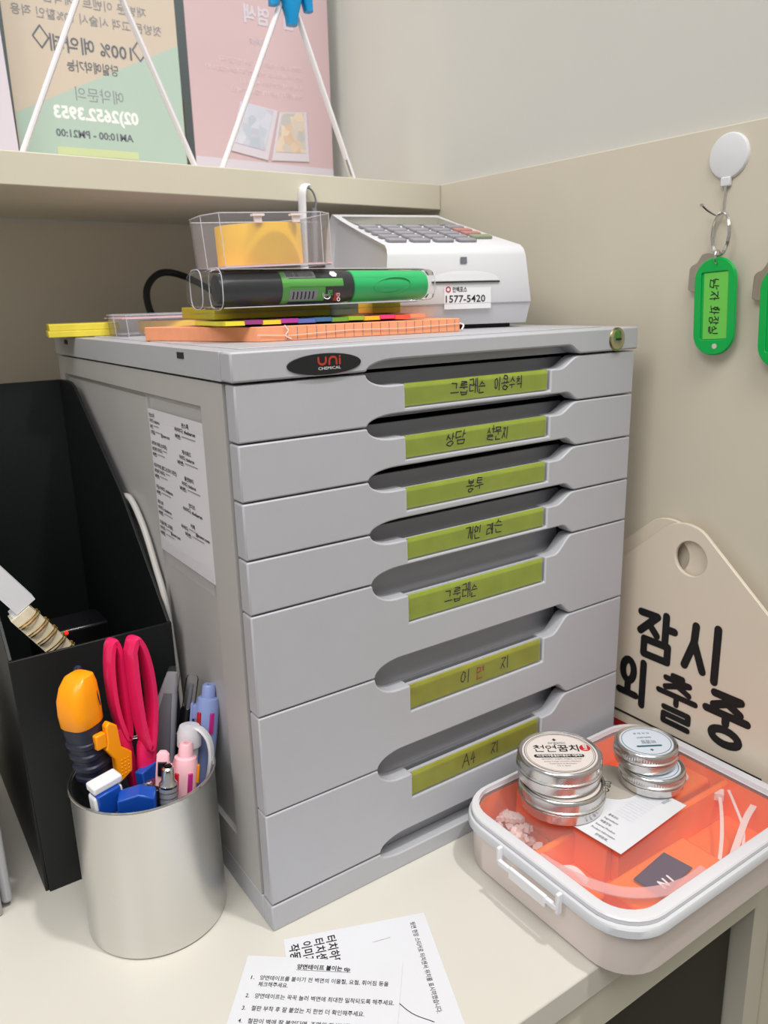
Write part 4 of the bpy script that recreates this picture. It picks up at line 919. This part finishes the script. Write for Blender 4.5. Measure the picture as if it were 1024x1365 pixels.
# tape in clear case
def tape(name, label, mx, r, h, rcase, hcase, cx):
    t = thing(name, label, 'tape', mx=mx)
    obj('tape_roll', B().lathe([(r * .45, 0), (r, 0), (r, h), (r * .45, h)], 64, Matrix.Translation((cx, r + .004, .0012)), closed=True), M['yellow'], t)
    obj('tape_core', B().lathe([(r * .42, 0), (r * .45, 0), (r * .45, h), (r * .42, h)], 40, Matrix.Translation((cx, r + .004, .0012)), closed=True), M['whitew'], t)
    cs = B(); P = rrect(-.006, rcase, 0, 2 * r + .010, .012, 6)
    P = [(-.001, .000)] + [p for p in [(rcase - .010, -.001), (rcase, .008), (rcase, 2 * r), (rcase - .01, 2 * r + .010), (.004, 2 * r + .010), (-.004, 2 * r * .8), (-.006, .016)]]
    skin(cs, [[(x, y, 0) for x, y in P], [(x * 1.02 - .001, y, hcase) for x, y in P]], cap1=False); obj('clear_case', cs, F_case, t)
    eg = B(); top = [Vector((x * 1.02 - .001, y, hcase)) for x, y in P]; eg.tube(top, .00035, 6, closed=True); eg.tube([Vector((x, y, 0)) for x, y in P], .0004, 6, closed=True)
    for k_ in (0, 1, 2, 7): eg.tube([Vector((*P[k_], 0)), top[k_]], .0003, 6)
    obj('case_edge', eg, M['edge'], t)
    return t
t1 = tape('tape_roll_pack', 'wide yellow tape roll in clear case on top of the marker pack', frame((.0330, .0700, ZL + .0414), (.9985, -.055, .035), (.055, .9985, 0)), .0258, .0230, .0700, .0290, .0330)
cp = B()
for x in (.023, .047): cp.box(x - .0022, x + .0022, .004, .0060, .0240, .0282); cp.box(x - .0036, x + .0036, .003, .007, .0276, .0288)
obj('case_clip', cp, M['frost'], t1)
gcard = B(); gcard.box(-.001, .068, .003, .062, .0003, .0011); obj('insert_card', gcard, M['lpink'], t1)
t2 = tape('tape_roll_pack', 'yellow tape roll in clear case at the rear left of the chest top', frame((.0240, .2300, ZL), (.9985, -.055, 0), (.055, .9985, 0)), .0290, .0095, .0760, .0155, .0450)
obj('insert_card', B().box(-.004, .074, .003, .060, .0128, .0134), M['lpink'], t2)
yn = thing('sticky_notes', 'pale yellow sticky note stack at the back left corner', 'sticky notes', mx=frame((-.0195, .2900, ZL), (.985, -.17, 0), (.17, .985, 0)))
obj('note_block', B().box(0, .050, 0, .045, 0, .0048), M['yel2'], yn, bevel=.0005)
obj('note_block', B().box(.001, .052, .001, .046, .0049, .0098), M['yel2'], yn, bevel=.0005)
# black cable behind
cb = B(); cb.tube(bez([(.30, .440, .30), (.22, .43, .345), (.165, .41, .372), (.130, .395, .3860), (.108, .392, .3880), (.094, .390, .3760), (.0925, .388, .3580), (.100, .385, .3350), (.125, .385, .25), (.13, .40, .10), (.13, .42, .003)], 80), .0032, 10)
tag(obj('black_cable', cb, M['black']), 'black cable arching up behind the drawer chest', 'cable')
# card terminal
ta = math.radians(-15.5)
tm3 = frame((.1590, .0990, ZL), (math.cos(ta), math.sin(ta), 0), (-math.sin(ta), math.cos(ta), 0))
te = thing('card_terminal', 'white card payment terminal with keypad on the drawer chest', 'card terminal', mx=tm3)
TW, TL_, TF, TB = .1120, .165, .0565, .0900
def tsec(u, k):  # profile in v,z for width position
    pass
prof = [(.006, .0030), (-.0008, .0190), (.0016, .0500), (.0040, .0545), (.0085, .0575), (.060, .0690), (.120, .0830), (TL_ - .012, TB + .0015), (TL_ - .003, TB - .004), (TL_, TB - .014), (TL_, .010), (TL_ - .008, .0030)]
bt = B(); loops = []
for u_, ins in ((.0035, .0030), (.0012, .0008), (.0, 0), (.0035, 0), (TW - .0035, 0), (TW, 0), (TW - .0012, .0008), (TW - .0035, .0030)): pass
us = [(.0045, .60), (.0015, .90), (0, 1.0), (TW, 1.0)]
def lp_(u, s, top):
    c = (TL_ / 2, .040); o = []
    for v, z in prof:
        dz = 0 if z < .02 else 1
        o.append((u, v, z))
    return o
L = []
for side in (0, 1):
    seq = ((0.006, .0045), (.0020, .0015), (.0, .0)) if side == 0 else ((.0, .0), (.0020, .0015), (.006, .0045))
    for du, ins in seq:
        l = []
        for v, z in prof:
            taper = .0050 * max(0, (z - .019)) / .045
            uu = (du + taper) if side == 0 else TW - du - taper
            vv = v + (ins if v < TL_ / 2 else -ins); zz = z - ins if z > .03 else z + ins * .3
            l.append((uu, vv, zz))
        L.append(l)
skin(bt, L); obj('casing', bt, M['term'], te, angle=40)
obj('base_foot', B().box(.010, TW - .010, .012, TL_ - .012, 0, .0032), M['dark'], te)
obj('paper_bump', B().loft([(0, 0, 0, .0275, .0016), (.0040, 0, .0008, .0270, .0016), (.0085, 0, .0012, .0180, .0010), (.0098, 0, .0015, .008, .0005)], 28, 3, Matrix.Translation((.0610, .0010, .0330))), M['term'], te)
obj('card_slot', B().box(.0350, .0870, -.0009, .002, .0318, .0327), M['dark'], te)
obj('seam', B().box(.0005, TW - .0005, -.00095, .001, .0176, .0178), M['paleink'], te)
ck = B(); ck.box(0, .0050, 0, .0042, 0, .0001, frame((.0570, .0010 - .0004, .0448), (1, 0, 0), (0, .06, 1))); chip = obj('chip_symbol', ck, M['greyink'], te)
st = B(); st.box(.0440, .0800, -.0009, -.0006, .0140, .0285, frame((0, 0, 0), (1, 0, 0), (0, 1, 0))); obj('sticker', st, M['white'], te)
tf = frame((.0440, -.0011, .0180), (1, 0, 0), (0, 0, 1)); b = B(); T(b, '1577-5420', .0068, tf, x=.0010, y=.0006, width=.0305, bold=.012); T(b, '안백포스', .0040, tf, x=.0062, y=.0078, width=.0110, bold=.02); obj('printed_text', b, M['ink'], te, flat=True)
b = B(); strokes(b, [arcst(.0030, .0094, .0016, .0016, .3, PI - .2), arcst(.0030, .0094, .0016, .0016, PI + .3, 2 * PI - .2)], tf, .0004); obj('sticker_logo', b, M['red'], te, flat=True)
# top surface frame
a_ = math.atan2(.0830 - .0575, .120 - .0085)
tt = frame((0, .0085, .0575 + .0002), (1, 0, 0), (0, math.cos(a_), math.sin(a_)))
obj('screen', B().prism(rrect(.013, .099, .0930, .1380, .003, 4), 0, .0006, 'z', tt), M['screen'], te)
sb_ = B(); T(sb_, 'KOVAN CARD', .003, tt @ Matrix.Translation((0, 0, .0007)), x=.030, y=.1325, width=.022) if False else None
kw, kh = .0140, .0075
for r in range(5):
    for c in range(5):
        x = .0105 + c * .0180; y = .0100 + r * .0158
        m_ = M['key']; wd = kw
        if c == 4:
            if r == 0: continue
            if r == 1: m_ = M['enter']; wd = kw + .002; 
            if r == 2: m_ = M['cancel']
            if r == 3: m_ = M['cancel']
        ko = obj('keypad_button', B().prism(rrect(x, x + wd, y, y + kh + .0024, .0018, 3), 0, .0019, 'z', tt), m_, te, bevel=.0004)
        if c == 4 and r == 1: ko['label'] = 'olive enter button'
        elif c == 4 and r in (2, 3): ko['label'] = 'dull red button'
# ================================================================= SHELF AND ABOVE
# white strip hooked over the shelf front
hk = thing('hanging_strip', 'white plastic hook strip hanging from the shelf edge', 'hook strip', (.1840, .2500, .4500))
obj('strip', B().tube(bez([(0.004, -.0012, .0010), (.0005, -.0020, .0005), (-.002, -.0030, -.004), (-.002, -.0020, -.014), (-.002, -.0015, -.030), (-.002, -.0010, -.080)], 30), .0035, 12, flat=(.5, 1.25)), M['white'], hk)
obj('cord', B().tube(bez([(.001, -.002, .0005), (.007, -.003, -.0025), (.011, -.002, -.010), (.010, -.0015, -.020), (.0085, -.001, -.035)], 24), .0008, 8), M['midgrey'], hk)
obj('cord_sleeve', B().tube([(.0095, -.0015, -.016), (.0085, -.001, -.060)], .0024, 10), M['midgrey'], hk)
# posters seen from behind, printed side towards the window; mirrored writing
def mir(x, z, y=.4197): return frame((x, y, z), (-1, 0, 0), (0, 0, 1))
p1 = thing('shop_poster', 'mint and beige poster with mirrored opening hours on the shelf', 'poster', (0, .42, ZS + .0016))
def Pl(pts, y0, y1): return B().prism([(x, z - ZS) for x, z in pts], y0, y1, 'y')
obj('sheet', Pl([(.0050, ZS), (.1545, ZS), (.1545, .74), (.0050, .74)], 0, .0008), M['beigeposter'], p1)
obj('mint_field', Pl([(.0050, ZS), (.1545, ZS), (.1545, .5888), (.0062, .5190)], -.0002, -.0001), M['mintposter'], p1)
b = B(); OZ = Matrix.Translation((0, -.42, -ZS))
def PT(b, s, x1, z, size, width, bold=0): T(b, s, size, OZ @ mir(x1, z), width=width, bold=bold)
PT(b, '100% 예약제', .1105, .5715, .0145, .0700, .01)
for cx in (.0336, .1181): strokes(b, [[(-.0060, 0), (0, .0085), (.0065, 0), (0, -.0085), (-.0065, 0)]], OZ @ mir(cx, .5800), .0006)
PT(b, '당일예약가능', .0965, .5570, .0100, .0440, 0.01)
PT(b, 'AM10:00 - PM21:00', .1045, .5030, .0085, .0680, .03)
obj('printed_text', b, M['greyink'], p1, flat=True)
b = B(); PT(b, '예약문의', .0990, .5340, .0125, .0420)
hand(b, '첫방문고객', OZ @ mir(.1400, .5960), 0, 0, .0080, .0100, w=.0004) if False else None
PT(b, '첫방문 고객 시술시 10%할인 적용', .1400, .5950, .0090, .128); PT(b, '재방문 이벤트 (예약금 이용)', .1270, .6080, .0090, .112)
obj('printed_text', b, M['paleink'], p1, flat=True)
b = B(); PT(b, '02)2652.3953', .1110, .5180, .0138, .0745, .04); obj('printed_number', b, M['whiteink'], p1, flat=True)
obj('yellow_strip', Pl([(.0360, .4880), (.1080, .4880), (.1080, .4945), (.0360, .4945)], -.0004, -.0003), M['lemon'], p1)
p2 = thing('shop_poster', 'pink poster with two instant photos standing on the shelf', 'poster', (0, .42, ZS))
obj('sheet', Pl([(.1640, ZS), (.3180, ZS), (.3180, .74), (.1640, .74)], 0, .0008), M['pinkposter'], p2)
obj('white_band', Pl([(.1640, ZS), (.3180, ZS), (.3180, .4945), (.1640, .4975)], -.0002, -.0001), M['band'], p2)
def picmat(name, c1, c2, c3, sc):
    m = bpy.data.materials.new(name); m.use_nodes = True; nt = m.node_tree; b_ = nt.nodes['Principled BSDF']; b_.inputs['Roughness'].default_value = .6
    tc = nt.nodes.new('ShaderNodeTexCoord'); n = nt.nodes.new('ShaderNodeTexVoronoi'); n.inputs['Scale'].default_value = sc; r = nt.nodes.new('ShaderNodeValToRGB')
    nt.links.new(tc.outputs['Object'], n.inputs['Vector']); nt.links.new(n.outputs['Color'], r.inputs['Fac'])
    r.color_ramp.elements[0].color = (*srgb(c1), 1); r.color_ramp.elements[1].color = (*srgb(c3), 1); e_ = r.color_ramp.elements.new(.5); e_.color = (*srgb(c2), 1)
    nt.links.new(r.outputs['Color'], b_.inputs['Base Color']); return m
for pts, (c1, c2, c3), lab in (([(.2142, .5501), (.2549, .5453), (.2407, .4981), (.1986, .5049)], ((170, 170, 184), (206, 206, 216), (150, 164, 184)), 'left photo of a room'),
                          ([(.2565, .5441), (.2878, .5471), (.2886, .4998), (.2449, .4984)], ((196, 160, 130), (214, 196, 176), (160, 170, 180)), 'right photo in orange tones')):
    ph = obj('instant_photo', Pl(pts, -.0010, -.0004), M['band'], p2); ph['label'] = lab
    c = Vector((sum(p[0] for p in pts) / 4, sum(p[1] for p in pts) / 4)); q = [tuple(c + (Vector(p) - c) * .80 + Vector((0, .0035))) for p in pts]
    obj('picture', Pl(q, -.0013, -.0011), picmat('picture_' + lab[:4].strip(), c1, c2, c3, 120), ph)
b = B(); PT(b, '펌   염색', .2800, .6220, .0170, .0560, .03); PT(b, '트리트먼트', .2480, .6030, .0060, .020); 
obj('printed_title', b, M['band'], p2, flat=True)
b = B()
for i, (s, wd) in enumerate((('모발에 맞춘 시술로 손상 없이 관리합니다', .090), ('상담 후 예약제로 진행되는 일대일 시술입니다', .105), ('자세한 내용은 문의 바랍니다', .070), ('언제든지 편하게 들러주세요', .080))): PT(b, s, .2850, .5840 - i * .0085, .0050, wd)
obj('printed_text', b, mat('faint_ink', (226, 204, 208), .6), p2, flat=True)
# acrylic panel at the far left
ap = thing('acrylic_panel', 'milky clear acrylic panel at the far left of the shelf', 'panel', (0, .40, ZS))
obj('panel', Pl([(-.14, ZS), (.0005, ZS), (-.006, .74), (-.14, .74)], 0, .002), M['band'], ap)
# binder between the posters
bk = thing('narrow_book', 'narrow tan book standing behind the gap between posters', 'book', (.1560, .440, ZS))
obj('cover', B().box(0, .0085, 0, .02, 0, .0910), mat('tan_book', (150, 132, 96), .6, noise=.2, scale=60), bk, bevel=.0006)
# easels
def easel(label, xl, xr, xa, za, tipped):
    e_ = thing('easel_stand', label, 'easel', (xa, .27, ZS))
    for x, nm in ((xl, 0), (xr, 1)):
        lg_ = obj('leg', B().tube([(x - xa, .0, .0022), (0.0, .006, za - ZS)], .0026, 10, flat=(.8, 1.1)), M['rod'], e_)
        if tipped and nm: obj('metal_tip', B().tube([(x - xa, 0, .0), ((x - xa) * .88, .0007, .018)], .0024, 10), M['chrome'], lg_)
    hg = B(); hg.box(-.010, .010, -.006, .010, za - ZS - .022, za - ZS + .01)
    if tipped:
        hg = B(); hg.loft([(-.030, .0, 0, .0045, .004), (-.024, .0, 0, .0050, .005), (-.016, .0, 0, .0075, .006), (.0, 0, 0, .013, .007), (.012, 0, 0, .014, .007)], 20, 3, Matrix.Translation((.0005, .002, za - ZS)))
        hg.loft([(-.018, .016, 0, .0035, .004), (-.012, .015, 0, .0045, .004), (.004, .012, 0, .006, .006)], 16, 3, Matrix.Translation((.0005, .002, za - ZS)))
        hg.loft([(-.018, -.016, 0, .0035, .004), (-.012, -.015, 0, .0045, .004), (.004, -.012, 0, .006, .006)], 16, 3, Matrix.Translation((.0005, .002, za - ZS)))
    obj('hinge_clip', hg, M['clip'], e_, bevel=0)
easel('white rod easel in front of the mint poster', -.0262, .1012, .0440, .6060, False)
easel('white rod easel with blue clip in front of the pink poster', .1225, .2470, .1935, .6050, True)
for nm_, gr_ in (('sticky_notes', 'note pads on top of the drawer chest'), ('tape_roll_pack', 'yellow tape rolls in clear cases'), ('multicolour_pen', 'multicolour pens in the pen cup'),
                ('aluminium_tin', 'round aluminium tins on the clear lid'), ('key_tag', 'green key tags on the wall'), ('wall_hook', 'white wall hooks'), ('key', 'keys behind the green tags'), ('hanging_sign', 'cream sign boards by the wall'),
                ('shop_poster', 'posters on the shelf'), ('easel_stand', 'white rod easels on the shelf'), ('cable_tie', 'zip ties in the orange tray'), ('rounded_tab', 'frosted tabs in the orange tray'), ('printed_note', 'printed notes on the desk')):
    for o in COL.objects:
        if o.parent is None and o.name.split('.')[0] == nm_: o['group'] = gr_
bpy.context.view_layer.update()
